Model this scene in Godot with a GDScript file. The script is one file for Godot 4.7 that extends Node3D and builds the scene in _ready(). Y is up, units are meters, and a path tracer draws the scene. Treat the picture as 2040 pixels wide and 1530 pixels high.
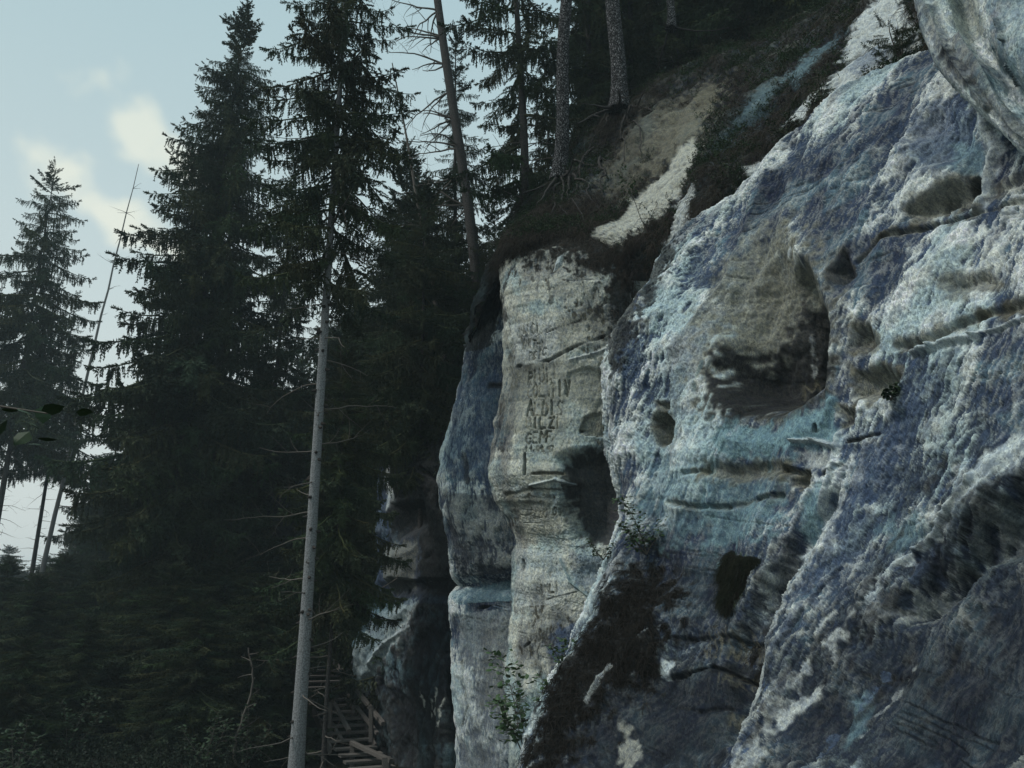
extends Node3D

const PALE := Color(0.56, 0.59, 0.545)
const STONE := Color(0.47, 0.47, 0.39)
const BEIGE := Color(0.31, 0.315, 0.255)
const LICHEN := Color(0.080, 0.113, 0.170)
const TEAL := Color(0.20, 0.315, 0.335)
const SLATE := Color(0.062, 0.078, 0.096)
const MAUVE := Color(0.105, 0.108, 0.155)
const DARK := Color(0.035, 0.037, 0.038)
const BROWN := Color(0.033, 0.033, 0.030)
const OLIVE := Color(0.15, 0.14, 0.10)
const WHITE := Color(0.57, 0.63, 0.605)
const MOSS := Color(0.035, 0.05, 0.022)
const SAND := Color(0.20, 0.19, 0.14)
const GRIME_SHADE := Color(0.062, 0.062, 0.06)  # damp grime and the dimness of hollows, mixed into one tone
const PAL := [PALE, BEIGE, LICHEN, TEAL, DARK, BROWN, OLIVE, WHITE, MOSS, SAND, GRIME_SHADE, SLATE, STONE]
# how much of the fine relief stays on each of them
const RELIEF := [0.9, 0.5, 1.1, 0.5, 0.9, 1.2, 0.45, 0.6, 1.3, 0.7, 0.5, 1.1, 0.5]

var rng := RandomNumberGenerator.new()
var noise_a := FastNoiseLite.new()
var noise_b := FastNoiseLite.new()
var noise_c := FastNoiseLite.new()
var M := {}
var used := {}
var taken := {}


# ------------------------------------------------------------------ helpers
func numbered(called: String) -> String:
	var n: int = used.get(called, 0)
	used[called] = n + 1
	return called if n == 0 else "%s_%03d" % [called, n]

func tag(o: Node, label := "", category := "", group := "", kind := "") -> Node:
	if label: o.set_meta("label", label)
	if category: o.set_meta("category", category)
	if group: o.set_meta("group", group)
	if kind: o.set_meta("kind", kind)
	return o

func thing(called: String, at: Vector3, label := "", category := "", group := "", kind := "") -> Node3D:
	var o := Node3D.new()
	o.name = numbered(called)
	o.position = at
	add_child(o)
	tag(o, label, category, group, kind)
	return o

func part(called: String, mesh: Mesh, mat: Material, parent: Node, at := Vector3.ZERO) -> MeshInstance3D:
	var o := MeshInstance3D.new()
	o.mesh = mesh
	o.material_override = mat
	if parent == self:
		o.name = numbered(called)
	else:
		var k := 0
		var nm := called
		while taken.has(str(parent.get_instance_id()) + nm):
			k += 1
			nm = "%s_%03d" % [called, k]
		taken[str(parent.get_instance_id()) + nm] = true
		o.name = nm
	parent.add_child(o)
	o.position = at
	return o

func scatter(called: String, mesh: Mesh, mat: Material, spots: Array[Transform3D], parent: Node, tints := PackedColorArray()) -> MultiMeshInstance3D:
	var mm := MultiMesh.new()
	mm.transform_format = MultiMesh.TRANSFORM_3D
	mm.use_colors = tints.size() > 0
	mm.mesh = mesh
	mm.instance_count = spots.size()
	for i in spots.size():
		mm.set_instance_transform(i, spots[i])
		if tints.size() > 0:
			mm.set_instance_color(i, tints[i])
	var o := MultiMeshInstance3D.new()
	o.multimesh = mm
	o.material_override = mat
	o.name = numbered(called) if parent == self else called
	parent.add_child(o, true)
	return o

class MB:
	var v := PackedVector3Array()
	var n := PackedVector3Array()
	var c := PackedColorArray()
	var f := PackedInt32Array()
	func tri(a: Vector3, b: Vector3, d: Vector3, col := Color.WHITE) -> void:
		var k := v.size()
		var nn := (d - a).cross(b - a).normalized()
		v.append(a); v.append(b); v.append(d)
		n.append(nn); n.append(nn); n.append(nn)
		c.append(col); c.append(col); c.append(col)
		f.append(k); f.append(k + 1); f.append(k + 2)
	func tube(p: PackedVector3Array, r: PackedFloat32Array, sides: int, col := Color.WHITE, close := true) -> void:
		var k0 := v.size()
		var m := p.size()
		var side := Vector3.ZERO
		for i in m:
			var d: Vector3 = (p[mini(i + 1, m - 1)] - p[maxi(i - 1, 0)]).normalized()
			if side == Vector3.ZERO:
				side = d.cross(Vector3.UP if absf(d.y) < 0.9 else Vector3.RIGHT).normalized()
			else:
				side = (side - d * side.dot(d)).normalized()
			var up := side.cross(d)
			for s in sides:
				var a := TAU * s / sides
				var nn := side * cos(a) + up * sin(a)
				v.append(p[i] + nn * r[i]); n.append(nn); c.append(col)
		for i in m - 1:
			for s in sides:
				var a := k0 + i * sides + s
				var b := k0 + i * sides + (s + 1) % sides
				f.append(a); f.append(b); f.append(a + sides)
				f.append(b); f.append(b + sides); f.append(a + sides)
		if close:
			for e in [0, m - 1]:
				var ct := v.size()
				v.append(p[e]); n.append((p[e] - p[1 if e == 0 else m - 2]).normalized()); c.append(col)
				for s in sides:
					f.append(ct)
					if e == 0:
						f.append(k0 + (s + 1) % sides); f.append(k0 + s)
					else:
						f.append(k0 + e * sides + s); f.append(k0 + e * sides + (s + 1) % sides)
	func box(t: Transform3D, size: Vector3, col := Color.WHITE) -> void:
		# a box with chamfered long edges: an octagonal bar along its x axis
		var h := size * 0.5
		var b := minf(h.y, h.z) * 0.22
		var ring := [Vector2(h.y - b, h.z), Vector2(h.y, h.z - b), Vector2(h.y, -h.z + b), Vector2(h.y - b, -h.z), Vector2(-h.y + b, -h.z), Vector2(-h.y, -h.z + b), Vector2(-h.y, h.z - b), Vector2(-h.y + b, h.z)]
		for i in 8:
			var p: Vector2 = ring[i]
			var q: Vector2 = ring[(i + 1) % 8]
			var a := t * Vector3(-h.x, p.x, p.y)
			var d := t * Vector3(h.x, p.x, p.y)
			var e := t * Vector3(h.x, q.x, q.y)
			var g := t * Vector3(-h.x, q.x, q.y)
			tri(a, d, e, col); tri(a, e, g, col)
			tri(t * Vector3(-h.x, 0, 0), a, g, col); tri(t * Vector3(h.x, 0, 0), e, d, col)
	func mesh() -> ArrayMesh:
		var arr := []
		arr.resize(Mesh.ARRAY_MAX)
		arr[Mesh.ARRAY_VERTEX] = v
		arr[Mesh.ARRAY_NORMAL] = n
		arr[Mesh.ARRAY_COLOR] = c
		arr[Mesh.ARRAY_INDEX] = f
		var am := ArrayMesh.new()
		am.add_surface_from_arrays(Mesh.PRIMITIVE_TRIANGLES, arr)
		return am

func R(a: float, b: float) -> float:
	return rng.randf_range(a, b)

func noise_image(freq: float, octaves: int, lo: float, hi: float, sd: int, size := 512, ridged := false) -> ImageTexture:
	var fn := FastNoiseLite.new()
	fn.seed = sd
	fn.noise_type = FastNoiseLite.TYPE_SIMPLEX_SMOOTH
	fn.frequency = freq
	fn.fractal_type = FastNoiseLite.FRACTAL_RIDGED if ridged else FastNoiseLite.FRACTAL_FBM
	fn.fractal_octaves = octaves
	var im := fn.get_seamless_image(size, size)
	im.convert(Image.FORMAT_RGB8)
	var data := im.get_data()
	for i in data.size():
		data[i] = int(clampf(lerpf(lo, hi, data[i] / 255.0), 0.0, 1.0) * 255.0)
	return ImageTexture.create_from_image(Image.create_from_data(size, size, false, Image.FORMAT_RGB8, data))

# close-up colour of the crust: pale grains, bluish lichen specks and dark pits
func mottle_image() -> ImageTexture:
	var out := Image.create(1024, 1024, false, Image.FORMAT_RGB8)
	var layers := []
	for k in 3:
		var fn := FastNoiseLite.new()
		fn.seed = 71 + k
		fn.noise_type = FastNoiseLite.TYPE_SIMPLEX_SMOOTH
		fn.frequency = [0.022, 0.045, 0.010][k]
		fn.fractal_octaves = [5, 4, 4][k]
		fn.fractal_gain = 0.6
		var im := fn.get_seamless_image(1024, 1024)
		im.convert(Image.FORMAT_RGB8)
		layers.append(im.get_data())
	var a: PackedByteArray = layers[0]
	var b: PackedByteArray = layers[1]
	var c: PackedByteArray = layers[2]
	var data := PackedByteArray()
	data.resize(1024 * 1024 * 3)
	var pale := Color(1, 1, 1)
	var blue := Color(0.52, 0.56, 0.66)
	var dark := Color(0.26, 0.27, 0.30)
	for i in 1024 * 1024:
		var x := a[3 * i] / 255.0 - 0.5
		var y := b[3 * i] / 255.0 - 0.5
		var z := c[3 * i] / 255.0 - 0.5
		var t := smoothstep(-0.02, 0.05, x + z * 0.5)
		var d := smoothstep(0.12, 0.2, y - x * 0.5 - z * 0.3)
		var col := pale.lerp(blue, t * 0.55).lerp(dark, d * 0.55) * (1.0 + 0.5 * y)
		data[3 * i] = int(clampf(col.r, 0, 1) * 255)
		data[3 * i + 1] = int(clampf(col.g, 0, 1) * 255)
		data[3 * i + 2] = int(clampf(col.b, 0, 1) * 255)
	return ImageTexture.create_from_image(Image.create_from_data(1024, 1024, false, Image.FORMAT_RGB8, data))

# height of peeling layers: a noise cut into uneven steps
func flaky_image() -> ImageTexture:
	var fn := FastNoiseLite.new()
	fn.seed = 61
	fn.noise_type = FastNoiseLite.TYPE_SIMPLEX_SMOOTH
	fn.frequency = 0.011
	fn.fractal_octaves = 6
	fn.fractal_gain = 0.55
	var im := fn.get_seamless_image(1024, 1024)
	im.convert(Image.FORMAT_RGB8)
	var data := im.get_data()
	var table := PackedByteArray()
	for i in 256:
		var x: float = i / 255.0 * 9.0
		var f: float = x - floorf(x)
		table.append(int(clampf((floorf(x) + smoothstep(0.35, 0.65, f) * 0.75 + f * 0.25) / 9.0, 0.0, 1.0) * 255.0))
	for i in data.size():
		data[i] = table[data[i]]
	return ImageTexture.create_from_image(Image.create_from_data(1024, 1024, false, Image.FORMAT_RGB8, data))

func mat(col: Color, rough := 0.95, spec := 0.25) -> StandardMaterial3D:
	var m := StandardMaterial3D.new()
	m.albedo_color = col.linear_to_srgb()
	m.roughness = rough
	m.metallic_specular = spec
	m.vertex_color_use_as_albedo = true
	return m

func triplanar(m: StandardMaterial3D, tex: Texture2D, bump: Texture2D, scale: Vector3, depth_cm: float) -> StandardMaterial3D:
	m.uv1_triplanar = true
	m.uv1_world_triplanar = true
	m.uv1_scale = scale
	m.albedo_texture = tex
	if bump:
		m.heightmap_enabled = true
		m.heightmap_texture = bump
		m.heightmap_scale = depth_cm
	return m


# ------------------------------------------------------------------ rock sheets
func spline(a: Vector3, b: Vector3, c: Vector3, d: Vector3, t: float) -> Vector3:
	return 0.5 * ((2.0 * b) + (c - a) * t + (2.0 * a - 5.0 * b + 4.0 * c - d) * t * t + (3.0 * b - a - 3.0 * c + d) * t * t * t)

func along(p: PackedVector3Array, t: float) -> Vector3:
	var n := p.size()
	var i := clampi(int(t), 0, n - 2)
	var b := p[i]
	var c := p[i + 1]
	var a := p[i - 1] if i > 0 else 2.0 * b - c
	var d := p[i + 2] if i < n - 2 else 2.0 * c - b
	return spline(a, b, c, d, t - i)

class Sheet:
	var nu := 0
	var nv := 0
	var nc := 0
	var nr := 0
	var base := PackedVector3Array()
	var nrm := PackedVector3Array()
	var w := PackedFloat32Array()
	var q := PackedFloat32Array()
	var rel := PackedFloat32Array()
	var col := PackedColorArray()
	var pos := PackedVector3Array()
	func idx(u: float, v: float) -> int:
		return clampi(int(round(v / (nr - 1) * (nv - 1))), 0, nv - 1) * nu + clampi(int(round(u / (nc - 1) * (nu - 1))), 0, nu - 1)
	func at(u: float, v: float) -> Vector3:
		return base[idx(u, v)]
	func on(u: float, v: float) -> Vector3:
		return pos[idx(u, v)]
	func normal(u: float, v: float) -> Vector3:
		return nrm[idx(u, v)]

func sheet(rows: Array, nu: int, nv: int) -> Sheet:
	var s := Sheet.new()
	s.nu = nu; s.nv = nv; s.nr = rows.size(); s.nc = rows[0].size()
	var cols := []
	for k in s.nc:
		var p := PackedVector3Array()
		for r in s.nr:
			p.append(rows[r][k])
		cols.append(p)
	s.base.resize(nu * nv); s.nrm.resize(nu * nv); s.w.resize(nu * nv); s.q.resize(nu * nv); s.rel.resize(nu * nv); s.col.resize(nu * nv)
	s.rel.fill(1.0)
	for j in nv:
		var line := PackedVector3Array()
		var tv := float(j) / (nv - 1) * (s.nr - 1)
		for k in s.nc:
			line.append(along(cols[k], tv))
		for i in nu:
			s.base[j * nu + i] = along(line, float(i) / (nu - 1) * (s.nc - 1))
	s.nrm = normals(s.base, nu, nv)
	return s

func normals(p: PackedVector3Array, nu: int, nv: int) -> PackedVector3Array:
	var out := PackedVector3Array()
	out.resize(nu * nv)
	for j in nv:
		var ju := mini(j + 1, nv - 1) * nu
		var jd := maxi(j - 1, 0) * nu
		for i in nu:
			var du := p[j * nu + mini(i + 1, nu - 1)] - p[j * nu + maxi(i - 1, 0)]
			var dv := p[ju + i] - p[jd + i]
			out[j * nu + i] = du.cross(dv).normalized()
	return out

# A mark on a sheet: a line ("L") or an outline ("G") through points given in the sheet's own u, v.
# d = distance inside its border in metres; it sinks the face by depth and stains it with a palette colour, hollow shade included.
func mark(s: Sheet, f: Array) -> void:
	var line: bool = f[0] == "L"
	var r: float = f[1]
	var soft: float = f[2]
	var depth: float = f[3]
	var dsoft: float = f[4]
	var pal: int = f[5]
	var strength: float = f[6]
	var edge: float = f[7]
	var raw: Array = f[8]
	var uv := PackedVector2Array()
	var pts := PackedVector3Array()
	var ulo := 1e9; var uhi := -1e9; var vlo := 1e9; var vhi := -1e9
	var mu := 0.0; var mv := 0.0
	var gu := float(s.nc - 1) / (s.nu - 1)
	var gv := float(s.nr - 1) / (s.nv - 1)
	for k in raw.size() / 2:
		var p := Vector2(raw[2 * k], raw[2 * k + 1])
		uv.append(p)
		pts.append(s.at(p.x, p.y))
		ulo = minf(ulo, p.x); uhi = maxf(uhi, p.x); vlo = minf(vlo, p.y); vhi = maxf(vhi, p.y)
		var du := (s.at(minf(p.x + 0.25, s.nc - 1), p.y) - s.at(p.x - 0.25, p.y)).length() * 2.0
		var dv := (s.at(p.x, minf(p.y + 0.25, s.nr - 1)) - s.at(p.x, p.y - 0.25)).length() * 2.0
		mu = maxf(mu, 1.0 / maxf(du, 0.2)); mv = maxf(mv, 1.0 / maxf(dv, 0.2))
	var reach := (r if line else 0.0) + soft * 0.5 + edge
	var i0 := clampi(int((ulo - reach * mu) / gu), 0, s.nu - 1)
	var i1 := clampi(int((uhi + reach * mu) / gu) + 1, 0, s.nu - 1)
	var j0 := clampi(int((vlo - reach * mv) / gv), 0, s.nv - 1)
	var j1 := clampi(int((vhi + reach * mv) / gv) + 1, 0, s.nv - 1)
	var n := pts.size()
	var lo := -soft * 0.5
	var hi := soft * 0.5
	var col: Color = PAL[pal] if pal >= 0 else Color.BLACK
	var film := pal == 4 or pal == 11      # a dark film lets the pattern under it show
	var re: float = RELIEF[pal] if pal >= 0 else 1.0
	for j in range(j0, j1 + 1):
		for i in range(i0, i1 + 1):
			var k := j * s.nu + i
			var p := s.base[k]
			var best := 1e9
			for e in (n if not line else maxi(n - 1, 1)):
				var a := pts[e]
				var b := pts[(e + 1) % n]
				var ab := b - a
				var t := clampf((p - a).dot(ab) / maxf(ab.length_squared(), 1e-6), 0.0, 1.0)
				best = minf(best, (p - a - ab * t).length_squared())
			var d := sqrt(best)
			if line:
				d = r - d
			elif not Geometry2D.is_point_in_polygon(Vector2(i * gu, j * gv), uv):
				d = -d
			if d < lo - edge and d < 0.0:
				continue
			if depth != 0.0 and d > 0.0:
				var x := minf(d / dsoft, 1.0)
				s.w[k] -= depth * x * x * (3.0 - 2.0 * x)
			if strength != 0.0:
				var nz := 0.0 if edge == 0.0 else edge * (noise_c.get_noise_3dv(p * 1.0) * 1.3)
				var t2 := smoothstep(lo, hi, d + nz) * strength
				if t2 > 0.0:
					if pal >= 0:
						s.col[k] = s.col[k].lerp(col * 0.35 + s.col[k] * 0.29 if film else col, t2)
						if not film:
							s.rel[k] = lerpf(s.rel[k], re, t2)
					else:
						s.q[k] += t2

# letters scratched into the rock: strokes in a box one unit high
const GLYPH := {
	"A": [[0, 0, 0.3, 1, 0.6, 0], [0.12, 0.4, 0.5, 0.4]], "B": [[0, 0, 0, 1, 0.4, 0.9, 0.4, 0.6, 0, 0.52, 0.5, 0.4, 0.5, 0.1, 0, 0]],
	"C": [[0.5, 0.9, 0.2, 1, 0, 0.6, 0.05, 0.15, 0.3, 0, 0.5, 0.1]], "D": [[0, 0, 0, 1, 0.4, 0.8, 0.5, 0.4, 0.3, 0.05, 0, 0]],
	"E": [[0.5, 1, 0, 1, 0, 0, 0.5, 0], [0, 0.5, 0.4, 0.5]], "F": [[0.5, 1, 0, 1, 0, 0], [0, 0.5, 0.4, 0.5]],
	"G": [[0.5, 0.9, 0.2, 1, 0, 0.6, 0.05, 0.15, 0.3, 0, 0.5, 0.15, 0.5, 0.45, 0.3, 0.45]], "H": [[0, 0, 0, 1], [0.5, 0, 0.5, 1], [0, 0.5, 0.5, 0.5]],
	"I": [[0.15, 0, 0.15, 1]], "J": [[0.4, 1, 0.4, 0.2, 0.2, 0, 0, 0.15]], "K": [[0, 0, 0, 1], [0.5, 1, 0, 0.45, 0.5, 0]], "L": [[0, 1, 0, 0, 0.5, 0]],
	"M": [[0, 0, 0.05, 1, 0.35, 0.4, 0.65, 1, 0.7, 0]], "N": [[0, 0, 0, 1, 0.5, 0, 0.5, 1]], "O": [[0.25, 1, 0, 0.7, 0, 0.3, 0.25, 0, 0.5, 0.3, 0.5, 0.7, 0.25, 1]],
	"P": [[0, 0, 0, 1, 0.45, 0.9, 0.45, 0.6, 0, 0.5]], "R": [[0, 0, 0, 1, 0.45, 0.9, 0.45, 0.6, 0, 0.5, 0.5, 0]], "S": [[0.5, 0.9, 0.2, 1, 0, 0.75, 0.45, 0.35, 0.4, 0.05, 0, 0.1]],
	"T": [[0, 1, 0.55, 1], [0.28, 1, 0.28, 0]], "U": [[0, 1, 0, 0.2, 0.25, 0, 0.5, 0.2, 0.5, 1]], "V": [[0, 1, 0.28, 0, 0.55, 1]], "Z": [[0, 1, 0.5, 1, 0, 0, 0.55, 0]],
	"0": [[0.25, 1, 0, 0.7, 0, 0.3, 0.25, 0, 0.5, 0.3, 0.5, 0.7, 0.25, 1]], "1": [[0, 0.7, 0.2, 1, 0.2, 0]], "4": [[0.4, 0, 0.4, 1, 0, 0.4, 0.55, 0.4]],
	"5": [[0.5, 1, 0.05, 1, 0, 0.55, 0.35, 0.6, 0.5, 0.3, 0.3, 0, 0, 0.08]], "7": [[0, 1, 0.5, 1, 0.15, 0]], "9": [[0.45, 0.6, 0.15, 0.5, 0, 0.75, 0.25, 1, 0.48, 0.8, 0.4, 0]], ".": [[0.05, 0, 0.07, 0.06]],
}

# text from (u0, v0) along (du, dv) per letter, letters tall by hv in v (and leaning by hu in u)
func carve(s: Sheet, text: String, u0: float, v0: float, u1: float, v1: float, hu: float, hv: float, r: float, depth: float, strength := 0.75) -> void:
	var n := text.length()
	for k in n:
		if not GLYPH.has(text[k]):
			continue
		var t := float(k) / n
		var ju := R(-0.08, 0.08) * (u1 - u0) / n
		var jv := R(-0.08, 0.08) * hv
		var o := Vector2(lerpf(u0, u1, t) + ju, lerpf(v0, v1, t) + jv)
		var ax := Vector2(u1 - u0, v1 - v0) / n * 1.35
		var ay := Vector2(hu, hv) * R(0.88, 1.12)
		for stroke in GLYPH[text[k]]:
			var pts := []
			for m in stroke.size() / 2:
				var p: Vector2 = o + ax * stroke[2 * m] + ay * stroke[2 * m + 1]
				pts.append(p.x); pts.append(p.y)
			mark(s, ["L", r * R(0.65, 1.3), r * 0.9, depth * R(0.5, 1.3), r, 6, strength * R(0.6, 1.0), 0.0, pts])

# opts: coarse (m), fine (m), q (share of lichen), dry (0..1 beige share), dip
func finish(s: Sheet, feats: Array, o: Dictionary, letters: Array = []) -> ArrayMesh:
	var total := s.nu * s.nv
	var coarse: float = o.get("coarse", 0.05)
	var fine: float = o.get("fine", 0.012)
	var q0: float = o.get("q", 0.0)
	var dip: Vector3 = o.get("dip", Vector3(0.1, 1, 0.1))
	var folds: float = o.get("folds", 0.0)
	var teal: float = o.get("teal", 1.0)
	var cap: float = o.get("cap", 1e9)
	var strata: float = o.get("strata", 0.02)
	var low: Color = PAL[o.get("low", 2)]
	var high: Color = PAL[o.get("high", 0)]
	var flow: float = o.get("flow", 0.30)
	var lean: Vector2 = o.get("lean", Vector2.ZERO)
	for f in feats:
		if f[5] < 0:
			mark(s, f)
	var crust := PackedFloat32Array()
	crust.resize(total)
	for k in total:
		var p := s.base[k]
		var a := noise_a.get_noise_3dv(p * 0.55)
		var a2 := noise_a.get_noise_3dv(p * 2.1 + Vector3(40, 7, 3))
		var f := Vector3(p.x - lean.x * p.y, p.y * flow, p.z - lean.y * p.y)
		var b := 0.62 - 2.1 * absf(noise_b.get_noise_3dv(f))
		var b2 := 0.62 - 2.1 * absf(noise_b.get_noise_3dv(f * 2.2 + Vector3(5, 0, 31)))
		var h := p.dot(dip)
		var layer := noise_a.get_noise_3d(h * 3.2, p.x * 0.16, p.z * 0.16 + 50.0)
		# where the skin is crusted and where it is worn smooth
		var worn := smoothstep(-0.25, 0.3, a + a2 * 0.5 + 0.1)
		s.rel[k] = lerpf(0.12, 1.25, worn)
		var m := b * 0.36 + b2 * 0.24 + a2 * 0.42 + a * 0.85 - 0.09
		var t := smoothstep(-0.07, 0.07, m - q0 - s.q[k])
		crust[k] = 0.45 * t + 0.32 * b + 0.5 * b2
		var c := low.lerp(SLATE, smoothstep(-0.1, 0.35, b2 + a * 0.5) * 0.7)
		c = c.lerp(MAUVE, smoothstep(0.0, 0.4, a2 + b * 0.5 - a) * 0.35)
		var hc := high.lerp(TEAL, smoothstep(0.0, 0.5, a - a2 * 0.7) * 0.6 * teal)
		hc = hc.lerp(BEIGE, smoothstep(0.05, 0.4, layer + b2 * 0.3) * float(o.get("dry", 0.25)))
		c = c.lerp(TEAL, smoothstep(0.0, 0.45, a2 - a * 0.6) * 0.55 * teal)
		c = c.lerp(hc, smoothstep(0.34, 0.5, b2 + 0.25 * b + 0.2 * a2) * 0.45)
		c = c.lerp(hc, t * (0.72 + 0.28 * smoothstep(-0.2, 0.3, b2)))
		# bedding: thin dark cracks, and long folds along the fall of the face
		var bed := smoothstep(0.1, 0.4, a2 - a)
		var crack := smoothstep(0.035, 0.0, absf(layer + 0.1 * a2)) * bed
		c = c.lerp(GRIME_SHADE, crack * 0.45)
		var fold := 0.3 - absf(noise_a.get_noise_3d(f.x * 0.75, f.y * 0.9, f.z * 0.75 + 20.0))
		# broad weathering tones and long seepage stains down the face
		var seep := noise_a.get_noise_3d(f.x * 1.7 + 80.0, p.y * 0.13, f.z * 1.7)
		var tone := lerpf(0.62, 1.2, smoothstep(-0.35, 0.3, a + 0.35 * a2)) * lerpf(0.55, 1.0, smoothstep(-0.32, -0.05, seep))
		c = Color(c.r * tone, c.g * tone, c.b * lerpf(1.0, tone, 0.93))
		if p.y > cap - 0.6:
			c = c.lerp(BROWN, smoothstep(cap - 0.25, cap + 0.25, p.y + a2 * 0.5))
		s.col[k] = c
		s.w[k] += coarse * (a * 1.3 + a2 * 0.5) + strata * layer - crack * 0.018 + folds * fold
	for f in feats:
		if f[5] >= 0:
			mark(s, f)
	for l in letters:
		carve(s, l[0], l[1], l[2], l[3], l[4], l[5], l[6], l[7], l[8])
	s.pos.resize(total)
	for k in total:
		var p := s.base[k]
		var d := noise_c.get_noise_3d(p.x * 2.6, p.y * 1.5, p.z * 2.6)
		var re := s.rel[k]
		var b3 := 0.62 - 2.1 * absf(noise_b.get_noise_3d((p.x - lean.x * p.y) * 4.6, p.y * (flow + 0.25) * 4.6, (p.z - lean.y * p.y) * 4.6))
		s.pos[k] = p + s.nrm[k] * (s.w[k] + fine * re * (1.2 * crust[k] + 0.75 * b3 + 0.4 * d))
		var g := 1.0 + 0.2 * d + 0.45 * b3 * minf(re, 1.0) + 0.2 * crust[k] * minf(re, 1.0)
		var c := s.col[k] * 1.14
		s.col[k] = Color(c.r * g, c.g * g, c.b * g)
	var arr := []
	arr.resize(Mesh.ARRAY_MAX)
	arr[Mesh.ARRAY_VERTEX] = s.pos
	arr[Mesh.ARRAY_NORMAL] = normals(s.pos, s.nu, s.nv)
	arr[Mesh.ARRAY_COLOR] = s.col
	var ix := PackedInt32Array()
	ix.resize((s.nu - 1) * (s.nv - 1) * 6)
	var w := 0
	for j in s.nv - 1:
		for i in s.nu - 1:
			var k := j * s.nu + i
			ix[w] = k; ix[w + 1] = k + s.nu; ix[w + 2] = k + 1
			ix[w + 3] = k + 1; ix[w + 4] = k + s.nu; ix[w + 5] = k + s.nu + 1
			w += 6
	arr[Mesh.ARRAY_INDEX] = ix
	var am := ArrayMesh.new()
	am.add_surface_from_arrays(Mesh.PRIMITIVE_TRIANGLES, arr)
	return am

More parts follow.
